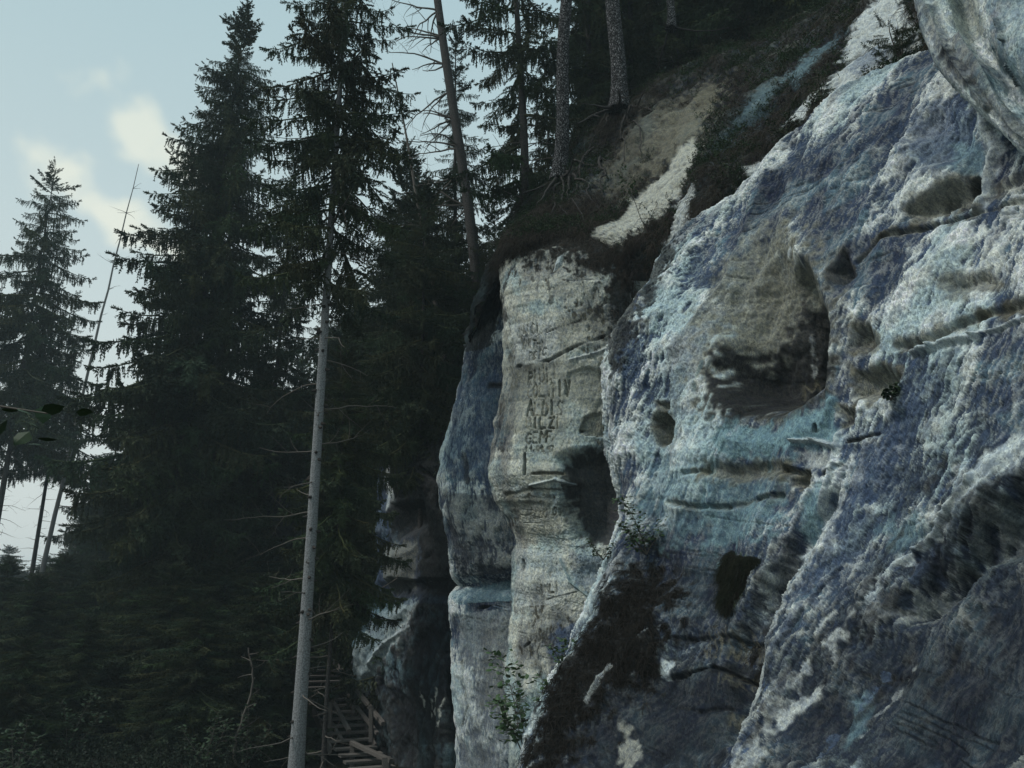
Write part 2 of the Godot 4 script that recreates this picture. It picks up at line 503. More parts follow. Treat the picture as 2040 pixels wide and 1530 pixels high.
func rock_face_rows() -> Array:
	return [
		[Vector3(1.51, -0.51, -11.32), Vector3(0.26, -0.51, -10.32), Vector3(-0.09, -0.51, -8.72), Vector3(0.65, -0.19, -7.45), Vector3(1.27, 0.00, -6.70), Vector3(1.75, 0.22, -5.85), Vector3(2.05, 0.41, -5.10), Vector3(2.20, 0.59, -4.40), Vector3(2.24, 0.75, -3.75), Vector3(2.17, 0.94, -3.00), Vector3(2.31, 1.14, -1.46), Vector3(2.69, 1.67, 2.77)],
		[Vector3(1.72, 0.18, -11.62), Vector3(0.47, 0.18, -10.62), Vector3(0.12, 0.18, -9.02), Vector3(0.92, 0.40, -7.95), Vector3(1.52, 0.57, -7.20), Vector3(2.00, 0.76, -6.35), Vector3(2.33, 0.90, -5.60), Vector3(2.52, 1.02, -4.90), Vector3(2.60, 1.13, -4.25), Vector3(2.60, 1.26, -3.50), Vector3(2.81, 1.40, -1.95), Vector3(3.39, 1.79, 2.32)],
		[Vector3(2.06, 0.96, -11.85), Vector3(0.81, 0.96, -10.85), Vector3(0.46, 0.96, -9.25), Vector3(1.23, 1.13, -8.33), Vector3(1.78, 1.29, -7.58), Vector3(2.24, 1.45, -6.73), Vector3(2.59, 1.55, -5.98), Vector3(2.79, 1.61, -5.28), Vector3(2.91, 1.67, -4.63), Vector3(2.97, 1.75, -3.88), Vector3(3.24, 1.84, -2.32), Vector3(3.98, 2.09, 1.96)],
		[Vector3(2.55, 1.84, -12.01), Vector3(1.30, 1.84, -11.01), Vector3(0.95, 1.84, -9.41), Vector3(1.55, 1.98, -8.60), Vector3(2.03, 2.13, -7.85), Vector3(2.47, 2.28, -7.00), Vector3(2.81, 2.33, -6.25), Vector3(3.03, 2.34, -5.55), Vector3(3.17, 2.35, -4.90), Vector3(3.27, 2.39, -4.15), Vector3(3.59, 2.43, -2.59), Vector3(4.48, 2.54, 1.69)],
		[Vector3(2.90, 2.78, -12.10), Vector3(1.65, 2.78, -11.10), Vector3(1.30, 2.78, -9.50), Vector3(1.68, 2.91, -8.75), Vector3(2.16, 3.06, -8.00), Vector3(2.62, 3.21, -7.15), Vector3(2.98, 3.22, -6.40), Vector3(3.23, 3.17, -5.70), Vector3(3.39, 3.12, -5.05), Vector3(3.53, 3.12, -4.30), Vector3(3.89, 3.11, -2.75), Vector3(4.89, 3.11, 1.52)],
		[Vector3(2.87, 3.85, -12.41), Vector3(1.62, 3.85, -11.41), Vector3(1.27, 3.85, -9.81), Vector3(1.75, 3.93, -8.85), Vector3(2.26, 4.08, -8.10), Vector3(2.76, 4.22, -7.25), Vector3(3.15, 4.20, -6.50), Vector3(3.42, 4.08, -5.80), Vector3(3.61, 3.98, -5.15), Vector3(3.78, 3.94, -4.40), Vector3(4.18, 3.90, -2.86), Vector3(5.27, 3.78, 1.39)],
		[Vector3(2.84, 4.74, -12.28), Vector3(1.59, 4.74, -11.28), Vector3(1.24, 4.74, -9.68), Vector3(1.88, 4.91, -9.05), Vector3(2.41, 5.08, -8.30), Vector3(2.94, 5.23, -7.45), Vector3(3.36, 5.18, -6.70), Vector3(3.66, 5.02, -6.00), Vector3(3.88, 4.88, -5.35), Vector3(4.12, 4.82, -4.60), Vector3(4.58, 4.76, -3.08), Vector3(5.85, 4.59, 1.12)],
		[Vector3(3.13, 5.52, -12.43), Vector3(1.88, 5.52, -11.43), Vector3(1.53, 5.52, -9.83), Vector3(2.15, 5.75, -9.30), Vector3(2.64, 5.94, -8.55), Vector3(3.19, 6.12, -7.70), Vector3(3.59, 6.06, -6.95), Vector3(3.88, 5.87, -6.25), Vector3(4.13, 5.70, -5.60), Vector3(4.49, 5.65, -4.85), Vector3(5.05, 5.59, -3.37), Vector3(6.59, 5.45, 0.72)],
		[Vector3(3.46, 6.09, -12.58), Vector3(2.21, 6.09, -11.58), Vector3(1.86, 6.09, -9.98), Vector3(2.36, 6.39, -9.55), Vector3(2.84, 6.61, -8.80), Vector3(3.40, 6.82, -7.95), Vector3(3.80, 6.76, -7.20), Vector3(4.08, 6.55, -6.50), Vector3(4.36, 6.38, -5.85), Vector3(4.82, 6.34, -5.10), Vector3(5.46, 6.30, -3.65), Vector3(7.20, 6.21, 0.32)],
		[Vector3(3.66, 6.45, -12.79), Vector3(2.41, 6.45, -11.79), Vector3(2.06, 6.45, -10.19), Vector3(2.53, 6.85, -9.90), Vector3(3.01, 7.09, -9.15), Vector3(3.60, 7.34, -8.30), Vector3(4.02, 7.30, -7.55), Vector3(4.33, 7.09, -6.85), Vector3(4.65, 6.93, -6.20), Vector3(5.21, 6.93, -5.45), Vector3(5.91, 6.93, -4.05), Vector3(7.82, 6.92, -0.18)],
		[Vector3(4.01, 6.50, -13.54), Vector3(2.76, 6.50, -12.54), Vector3(2.41, 6.50, -10.94), Vector3(2.88, 6.90, -10.65), Vector3(3.36, 7.14, -9.90), Vector3(3.95, 7.39, -9.05), Vector3(4.37, 7.35, -8.30), Vector3(4.68, 7.14, -7.60), Vector3(5.00, 6.98, -6.95), Vector3(5.56, 6.98, -6.20), Vector3(6.26, 6.98, -4.80), Vector3(8.17, 6.97, -0.93)],
		[Vector3(4.66, 5.75, -14.69), Vector3(3.41, 5.75, -13.69), Vector3(3.06, 5.75, -12.09), Vector3(3.53, 6.15, -11.80), Vector3(4.01, 6.39, -11.05), Vector3(4.60, 6.64, -10.20), Vector3(5.02, 6.60, -9.45), Vector3(5.33, 6.39, -8.75), Vector3(5.65, 6.23, -8.10), Vector3(6.21, 6.23, -7.35), Vector3(6.91, 6.23, -5.95), Vector3(8.82, 6.22, -2.08)],
	]

func pillar_rows() -> Array:
	return [
		[Vector3(0.42, -1.70, -15.20), Vector3(-0.09, -1.41, -13.90), Vector3(-0.15, -1.29, -13.35), Vector3(0.13, -1.18, -12.85), Vector3(0.55, -1.10, -12.50), Vector3(0.98, -1.05, -12.28), Vector3(1.38, -1.04, -12.25), Vector3(1.75, -1.10, -12.50), Vector3(2.20, -1.30, -13.40)],
		[Vector3(0.55, -0.71, -15.20), Vector3(0.02, -0.50, -13.90), Vector3(-0.04, -0.41, -13.35), Vector3(0.24, -0.34, -12.85), Vector3(0.66, -0.28, -12.50), Vector3(1.10, -0.25, -12.28), Vector3(1.51, -0.24, -12.25), Vector3(1.89, -0.28, -12.50), Vector3(2.36, -0.42, -13.40)],
		[Vector3(0.55, 0.33, -15.20), Vector3(0.01, 0.44, -13.90), Vector3(-0.05, 0.49, -13.35), Vector3(0.23, 0.54, -12.85), Vector3(0.66, 0.57, -12.50), Vector3(1.11, 0.59, -12.28), Vector3(1.52, 0.59, -12.25), Vector3(1.91, 0.57, -12.50), Vector3(2.39, 0.49, -13.40)],
		[Vector3(0.55, 1.15, -15.20), Vector3(0.00, 1.20, -13.90), Vector3(-0.06, 1.22, -13.35), Vector3(0.22, 1.24, -12.85), Vector3(0.67, 1.25, -12.50), Vector3(1.12, 1.26, -12.28), Vector3(1.54, 1.26, -12.25), Vector3(1.94, 1.25, -12.50), Vector3(2.42, 1.22, -13.40)],
		[Vector3(0.67, 1.75, -15.20), Vector3(0.11, 1.74, -13.90), Vector3(0.04, 1.74, -13.35), Vector3(0.32, 1.74, -12.85), Vector3(0.77, 1.74, -12.50), Vector3(1.22, 1.74, -12.28), Vector3(1.65, 1.74, -12.25), Vector3(2.05, 1.74, -12.50), Vector3(2.55, 1.74, -13.40)],
		[Vector3(0.70, 2.18, -15.20), Vector3(0.13, 2.14, -13.90), Vector3(0.06, 2.12, -13.35), Vector3(0.35, 2.10, -12.85), Vector3(0.80, 2.09, -12.50), Vector3(1.26, 2.09, -12.28), Vector3(1.69, 2.09, -12.25), Vector3(2.09, 2.09, -12.50), Vector3(2.60, 2.12, -13.40)],
		[Vector3(0.71, 2.80, -15.25), Vector3(0.13, 2.71, -13.95), Vector3(0.06, 2.67, -13.40), Vector3(0.35, 2.63, -12.90), Vector3(0.81, 2.60, -12.55), Vector3(1.28, 2.59, -12.33), Vector3(1.71, 2.59, -12.30), Vector3(2.12, 2.60, -12.55), Vector3(2.64, 2.67, -13.45)],
		[Vector3(0.70, 3.16, -15.25), Vector3(0.12, 3.04, -13.95), Vector3(0.05, 2.98, -13.40), Vector3(0.34, 2.93, -12.90), Vector3(0.80, 2.90, -12.55), Vector3(1.27, 2.88, -12.33), Vector3(1.71, 2.88, -12.30), Vector3(2.12, 2.90, -12.55), Vector3(2.64, 2.99, -13.45)],
		[Vector3(0.49, 3.70, -15.20), Vector3(-0.08, 3.53, -13.90), Vector3(-0.14, 3.46, -13.35), Vector3(0.16, 3.39, -12.85), Vector3(0.63, 3.35, -12.50), Vector3(1.11, 3.32, -12.28), Vector3(1.55, 3.31, -12.25), Vector3(1.96, 3.35, -12.50), Vector3(2.47, 3.47, -13.40)],
		[Vector3(0.28, 4.25, -15.15), Vector3(-0.27, 4.03, -13.85), Vector3(-0.33, 3.94, -13.30), Vector3(-0.02, 3.86, -12.80), Vector3(0.46, 3.80, -12.45), Vector3(0.94, 3.76, -12.23), Vector3(1.39, 3.76, -12.20), Vector3(1.80, 3.80, -12.45), Vector3(2.30, 3.95, -13.35)],
		[Vector3(0.33, 5.22, -15.20), Vector3(-0.23, 4.92, -13.90), Vector3(-0.29, 4.79, -13.35), Vector3(0.02, 4.67, -12.85), Vector3(0.51, 4.59, -12.50), Vector3(1.00, 4.54, -12.28), Vector3(1.45, 4.54, -12.25), Vector3(1.87, 4.59, -12.50), Vector3(2.39, 4.80, -13.40)],
		[Vector3(0.56, 6.41, -15.20), Vector3(-0.04, 6.01, -13.90), Vector3(-0.10, 5.84, -13.35), Vector3(0.21, 5.68, -12.85), Vector3(0.70, 5.57, -12.50), Vector3(1.20, 5.51, -12.28), Vector3(1.66, 5.50, -12.25), Vector3(2.10, 5.57, -12.50), Vector3(2.63, 5.85, -13.40)],
		[Vector3(0.49, 7.55, -15.20), Vector3(-0.11, 7.05, -13.90), Vector3(-0.17, 6.84, -13.35), Vector3(0.15, 6.65, -12.85), Vector3(0.65, 6.51, -12.50), Vector3(1.16, 6.43, -12.28), Vector3(1.63, 6.41, -12.25), Vector3(2.07, 6.51, -12.50), Vector3(2.62, 6.86, -13.40)],
		[Vector3(0.53, 8.42, -15.22), Vector3(-0.08, 7.84, -13.92), Vector3(-0.15, 7.61, -13.37), Vector3(0.18, 7.39, -12.87), Vector3(0.69, 7.23, -12.52), Vector3(1.20, 7.13, -12.30), Vector3(1.68, 7.10, -12.27), Vector3(2.13, 7.19, -12.52), Vector3(2.68, 7.55, -13.42)],
		[Vector3(0.72, 9.03, -15.35), Vector3(0.07, 8.41, -14.05), Vector3(0.00, 8.17, -13.50), Vector3(0.33, 7.95, -13.00), Vector3(0.84, 7.76, -12.65), Vector3(1.37, 7.63, -12.43), Vector3(1.86, 7.55, -12.40), Vector3(2.31, 7.60, -12.65), Vector3(2.88, 7.93, -13.55)],
		[Vector3(0.94, 9.42, -15.65), Vector3(0.27, 8.78, -14.35), Vector3(0.18, 8.54, -13.80), Vector3(0.52, 8.33, -13.30), Vector3(1.04, 8.12, -12.95), Vector3(1.58, 7.98, -12.73), Vector3(2.08, 7.88, -12.70), Vector3(2.55, 7.91, -12.95), Vector3(3.13, 8.21, -13.85)],
		[Vector3(1.14, 9.54, -16.25), Vector3(0.47, 8.90, -14.95), Vector3(0.38, 8.66, -14.40), Vector3(0.72, 8.45, -13.90), Vector3(1.24, 8.24, -13.55), Vector3(1.78, 8.10, -13.33), Vector3(2.28, 8.00, -13.30), Vector3(2.75, 8.03, -13.55), Vector3(3.33, 8.33, -14.45)],
		[Vector3(1.44, 9.34, -17.45), Vector3(0.77, 8.70, -16.15), Vector3(0.68, 8.46, -15.60), Vector3(1.02, 8.25, -15.10), Vector3(1.54, 8.04, -14.75), Vector3(2.08, 7.90, -14.53), Vector3(2.58, 7.80, -14.50), Vector3(3.05, 7.83, -14.75), Vector3(3.63, 8.13, -15.65)],
	]

func pillar2_rows() -> Array:
	return [
		[Vector3(-0.53, -2.06, -17.60), Vector3(-0.96, -1.79, -16.30), Vector3(-0.99, -1.66, -15.70), Vector3(-0.77, -1.55, -15.20), Vector3(-0.48, -1.48, -14.85), Vector3(-0.10, -1.40, -14.50), Vector3(0.27, -1.38, -14.40), Vector3(0.77, -1.47, -14.80)],
		[Vector3(-0.43, -1.09, -17.60), Vector3(-0.88, -0.88, -16.30), Vector3(-0.91, -0.79, -15.70), Vector3(-0.70, -0.71, -15.20), Vector3(-0.44, -0.65, -14.85), Vector3(-0.08, -0.60, -14.50), Vector3(0.27, -0.58, -14.40), Vector3(0.74, -0.64, -14.80)],
		[Vector3(-0.48, 0.11, -17.60), Vector3(-0.93, 0.23, -16.30), Vector3(-0.97, 0.28, -15.70), Vector3(-0.74, 0.33, -15.20), Vector3(-0.46, 0.36, -14.85), Vector3(-0.09, 0.39, -14.50), Vector3(0.28, 0.40, -14.40), Vector3(0.77, 0.36, -14.80)],
		[Vector3(-0.56, 1.07, -17.60), Vector3(-1.01, 1.11, -16.30), Vector3(-1.05, 1.13, -15.70), Vector3(-0.81, 1.15, -15.20), Vector3(-0.51, 1.17, -14.85), Vector3(-0.10, 1.18, -14.50), Vector3(0.29, 1.18, -14.40), Vector3(0.82, 1.17, -14.80)],
		[Vector3(-0.62, 1.90, -17.60), Vector3(-1.07, 1.89, -16.30), Vector3(-1.11, 1.88, -15.70), Vector3(-0.86, 1.88, -15.20), Vector3(-0.54, 1.87, -14.85), Vector3(-0.12, 1.87, -14.50), Vector3(0.29, 1.87, -14.40), Vector3(0.85, 1.87, -14.80)],
		[Vector3(-0.59, 2.15, -17.65), Vector3(-1.05, 2.12, -16.35), Vector3(-1.09, 2.11, -15.75), Vector3(-0.84, 2.09, -15.25), Vector3(-0.53, 2.08, -14.90), Vector3(-0.11, 2.07, -14.55), Vector3(0.29, 2.07, -14.45), Vector3(0.84, 2.08, -14.85)],
		[Vector3(-0.43, 2.39, -17.98), Vector3(-0.91, 2.34, -16.68), Vector3(-0.95, 2.32, -16.08), Vector3(-0.73, 2.30, -15.58), Vector3(-0.45, 2.28, -15.23), Vector3(-0.07, 2.27, -14.88), Vector3(0.29, 2.27, -14.78), Vector3(0.79, 2.28, -15.18)],
		[Vector3(-0.60, 2.67, -17.72), Vector3(-1.07, 2.60, -16.42), Vector3(-1.10, 2.56, -15.82), Vector3(-0.85, 2.54, -15.32), Vector3(-0.54, 2.52, -14.97), Vector3(-0.11, 2.50, -14.62), Vector3(0.30, 2.49, -14.52), Vector3(0.85, 2.51, -14.92)],
		[Vector3(-0.71, 3.02, -17.60), Vector3(-1.16, 2.92, -16.30), Vector3(-1.19, 2.88, -15.70), Vector3(-0.92, 2.84, -15.20), Vector3(-0.59, 2.81, -14.85), Vector3(-0.13, 2.79, -14.50), Vector3(0.30, 2.78, -14.40), Vector3(0.89, 2.81, -14.80)],
		[Vector3(-0.81, 3.59, -17.55), Vector3(-1.26, 3.45, -16.25), Vector3(-1.29, 3.38, -15.65), Vector3(-1.00, 3.33, -15.15), Vector3(-0.64, 3.29, -14.80), Vector3(-0.16, 3.26, -14.45), Vector3(0.31, 3.24, -14.35), Vector3(0.94, 3.29, -14.75)],
		[Vector3(-0.87, 4.55, -17.55), Vector3(-1.33, 4.34, -16.25), Vector3(-1.35, 4.24, -15.65), Vector3(-1.05, 4.16, -15.15), Vector3(-0.68, 4.10, -14.80), Vector3(-0.17, 4.05, -14.45), Vector3(0.32, 4.03, -14.35), Vector3(0.98, 4.09, -14.75)],
		[Vector3(-0.61, 5.89, -17.60), Vector3(-1.09, 5.58, -16.30), Vector3(-1.13, 5.44, -15.70), Vector3(-0.87, 5.32, -15.20), Vector3(-0.55, 5.23, -14.85), Vector3(-0.11, 5.15, -14.50), Vector3(0.31, 5.13, -14.40), Vector3(0.88, 5.22, -14.80)],
		[Vector3(-0.46, 6.82, -17.65), Vector3(-0.97, 6.44, -16.35), Vector3(-1.01, 6.27, -15.75), Vector3(-0.77, 6.12, -15.25), Vector3(-0.48, 6.02, -14.90), Vector3(-0.08, 5.92, -14.55), Vector3(0.31, 5.89, -14.45), Vector3(0.83, 6.01, -14.85)],
		[Vector3(-0.28, 7.66, -17.70), Vector3(-0.81, 7.22, -16.40), Vector3(-0.86, 7.02, -15.80), Vector3(-0.66, 6.85, -15.30), Vector3(-0.39, 6.74, -14.95), Vector3(-0.04, 6.62, -14.60), Vector3(0.30, 6.58, -14.50), Vector3(0.77, 6.72, -14.90)],
		[Vector3(0.00, 8.29, -17.75), Vector3(-0.55, 7.80, -16.45), Vector3(-0.62, 7.58, -15.85), Vector3(-0.46, 7.40, -15.35), Vector3(-0.25, 7.27, -15.00), Vector3(0.02, 7.14, -14.65), Vector3(0.29, 7.10, -14.55), Vector3(0.65, 7.25, -14.95)],
		[Vector3(0.35, 9.36, -17.95), Vector3(-0.24, 8.81, -16.65), Vector3(-0.32, 8.55, -16.05), Vector3(-0.21, 8.34, -15.55), Vector3(-0.08, 8.19, -15.20), Vector3(0.10, 8.04, -14.85), Vector3(0.28, 8.00, -14.75), Vector3(0.52, 8.17, -15.15)],
		[Vector3(0.60, 9.99, -18.20), Vector3(-0.02, 9.40, -16.90), Vector3(-0.11, 9.13, -16.30), Vector3(-0.04, 8.90, -15.80), Vector3(0.04, 8.74, -15.45), Vector3(0.16, 8.58, -15.10), Vector3(0.27, 8.53, -15.00), Vector3(0.43, 8.72, -15.40)],
		[Vector3(1.00, 9.99, -19.40), Vector3(0.38, 9.40, -18.10), Vector3(0.29, 9.13, -17.50), Vector3(0.36, 8.90, -17.00), Vector3(0.44, 8.74, -16.65), Vector3(0.56, 8.58, -16.30), Vector3(0.67, 8.53, -16.20), Vector3(0.83, 8.72, -16.60)],
	]

func ledge_rows() -> Array:
	return [
		[Vector3(-3.59, -3.11, -22.50), Vector3(-3.97, -2.98, -21.90), Vector3(-3.30, -2.77, -20.90), Vector3(-2.55, -2.45, -19.40), Vector3(-1.84, -2.15, -18.00), Vector3(-1.18, -1.74, -16.10), Vector3(-0.66, -2.19, -18.20)],
		[Vector3(-3.52, -1.98, -22.50), Vector3(-3.91, -1.88, -21.90), Vector3(-3.25, -1.72, -20.90), Vector3(-2.52, -1.47, -19.40), Vector3(-1.83, -1.24, -18.00), Vector3(-1.18, -0.93, -16.10), Vector3(-0.68, -1.28, -18.20)],
		[Vector3(-3.49, -1.16, -22.50), Vector3(-3.88, -1.08, -21.80), Vector3(-3.22, -0.95, -20.80), Vector3(-2.51, -0.76, -19.35), Vector3(-1.83, -0.59, -18.00), Vector3(-1.19, -0.36, -16.20), Vector3(-0.69, -0.62, -18.20)],
		[Vector3(-3.60, -0.33, -22.50), Vector3(-3.96, -0.26, -21.70), Vector3(-3.29, -0.17, -20.70), Vector3(-2.56, -0.04, -19.30), Vector3(-1.87, 0.07, -18.00), Vector3(-1.22, 0.23, -16.30), Vector3(-0.70, 0.06, -18.20)],
		[Vector3(-3.64, 0.52, -22.50), Vector3(-3.93, 0.58, -21.30), Vector3(-3.26, 0.63, -20.30), Vector3(-2.56, 0.70, -19.10), Vector3(-1.89, 0.76, -18.00), Vector3(-1.27, 0.82, -16.70), Vector3(-0.70, 0.74, -18.20)],
		[Vector3(-3.48, 1.39, -22.50), Vector3(-3.68, 1.41, -20.70), Vector3(-3.06, 1.43, -19.70), Vector3(-2.45, 1.44, -18.80), Vector3(-1.85, 1.45, -18.00), Vector3(-1.30, 1.46, -17.30), Vector3(-0.73, 1.45, -18.20)],
		[Vector3(-3.25, 2.28, -22.50), Vector3(-3.43, 2.23, -20.40), Vector3(-2.86, 2.20, -19.40), Vector3(-2.32, 2.18, -18.65), Vector3(-1.79, 2.16, -18.00), Vector3(-1.30, 2.15, -17.60), Vector3(-0.76, 2.17, -18.20)],
		[Vector3(-3.09, 3.19, -22.50), Vector3(-3.30, 3.06, -20.50), Vector3(-2.77, 2.99, -19.50), Vector3(-2.25, 2.94, -18.70), Vector3(-1.74, 2.89, -18.00), Vector3(-1.28, 2.86, -17.50), Vector3(-0.78, 2.91, -18.20)],
		[Vector3(-3.10, 4.12, -22.50), Vector3(-3.29, 3.89, -20.30), Vector3(-2.75, 3.78, -19.30), Vector3(-2.25, 3.70, -18.60), Vector3(-1.75, 3.64, -18.00), Vector3(-1.30, 3.61, -17.70), Vector3(-0.79, 3.66, -18.20)],
		[Vector3(-3.19, 5.08, -22.50), Vector3(-3.36, 4.73, -20.20), Vector3(-2.81, 4.58, -19.20), Vector3(-2.30, 4.48, -18.55), Vector3(-1.79, 4.40, -18.00), Vector3(-1.34, 4.37, -17.80), Vector3(-0.80, 4.43, -18.20)],
		[Vector3(-3.16, 5.77, -22.50), Vector3(-3.34, 5.36, -20.20), Vector3(-2.79, 5.17, -19.20), Vector3(-2.29, 5.06, -18.55), Vector3(-1.79, 4.96, -18.00), Vector3(-1.34, 4.92, -17.80), Vector3(-0.81, 4.99, -18.20)],
		[Vector3(-2.86, 6.27, -22.50), Vector3(-3.08, 5.82, -20.30), Vector3(-2.60, 5.62, -19.30), Vector3(-2.15, 5.47, -18.60), Vector3(-1.70, 5.35, -18.00), Vector3(-1.29, 5.29, -17.70), Vector3(-0.84, 5.39, -18.20)],
		[Vector3(-2.52, 6.48, -22.50), Vector3(-2.82, 6.07, -20.60), Vector3(-2.40, 5.86, -19.60), Vector3(-1.99, 5.68, -18.75), Vector3(-1.59, 5.52, -18.00), Vector3(-1.23, 5.40, -17.40), Vector3(-0.87, 5.57, -18.20)],
		[Vector3(-2.32, 6.93, -23.20), Vector3(-2.62, 6.52, -21.30), Vector3(-2.20, 6.31, -20.30), Vector3(-1.79, 6.13, -19.45), Vector3(-1.39, 5.97, -18.70), Vector3(-1.03, 5.85, -18.10), Vector3(-0.67, 6.02, -18.90)],
		[Vector3(-1.92, 8.53, -25.80), Vector3(-2.22, 8.12, -23.90), Vector3(-1.80, 7.91, -22.90), Vector3(-1.39, 7.73, -22.05), Vector3(-0.99, 7.57, -21.30), Vector3(-0.63, 7.45, -20.70), Vector3(-0.27, 7.62, -21.50)],
	]

func bluff_rows() -> Array:
	return [
		[Vector3(-10.07, -1.49, -31.60), Vector3(-9.59, -1.14, -28.10), Vector3(-8.18, -0.87, -26.60), Vector3(-6.85, -0.88, -25.60), Vector3(-5.45, -0.98, -24.60), Vector3(-4.02, -0.81, -23.60)],
		[Vector3(-9.96, 0.55, -31.80), Vector3(-9.52, 0.68, -28.30), Vector3(-8.09, 0.85, -26.80), Vector3(-6.73, 0.77, -25.80), Vector3(-5.31, 0.60, -24.80), Vector3(-3.86, 0.71, -23.80)],
		[Vector3(-9.81, 2.34, -32.00), Vector3(-9.41, 2.27, -28.50), Vector3(-7.97, 2.36, -27.00), Vector3(-6.59, 2.22, -26.00), Vector3(-5.14, 1.99, -25.00), Vector3(-3.67, 2.04, -24.00)],
		[Vector3(-9.54, 3.63, -32.00), Vector3(-9.17, 3.42, -28.50), Vector3(-7.74, 3.46, -27.00), Vector3(-6.35, 3.27, -26.00), Vector3(-4.91, 2.99, -25.00), Vector3(-3.43, 3.01, -24.00)],
		[Vector3(-9.49, 4.96, -32.10), Vector3(-9.14, 4.61, -28.60), Vector3(-7.69, 4.59, -27.10), Vector3(-6.30, 4.35, -26.10), Vector3(-4.83, 4.03, -25.10), Vector3(-3.34, 4.01, -24.10)],
		[Vector3(-9.53, 5.96, -32.30), Vector3(-9.19, 5.49, -28.80), Vector3(-7.73, 5.43, -27.30), Vector3(-6.32, 5.17, -26.30), Vector3(-4.83, 4.80, -25.30), Vector3(-3.32, 4.75, -24.30)],
		[Vector3(-9.42, 6.62, -32.80), Vector3(-9.13, 6.10, -29.30), Vector3(-7.66, 6.01, -27.80), Vector3(-6.22, 5.72, -26.80), Vector3(-4.72, 5.33, -25.80), Vector3(-3.18, 5.27, -24.80)],
		[Vector3(-8.92, 7.12, -35.30), Vector3(-8.63, 6.60, -31.80), Vector3(-7.16, 6.51, -30.30), Vector3(-5.72, 6.22, -29.30), Vector3(-4.22, 5.83, -28.30), Vector3(-2.68, 5.77, -27.30)],
	]

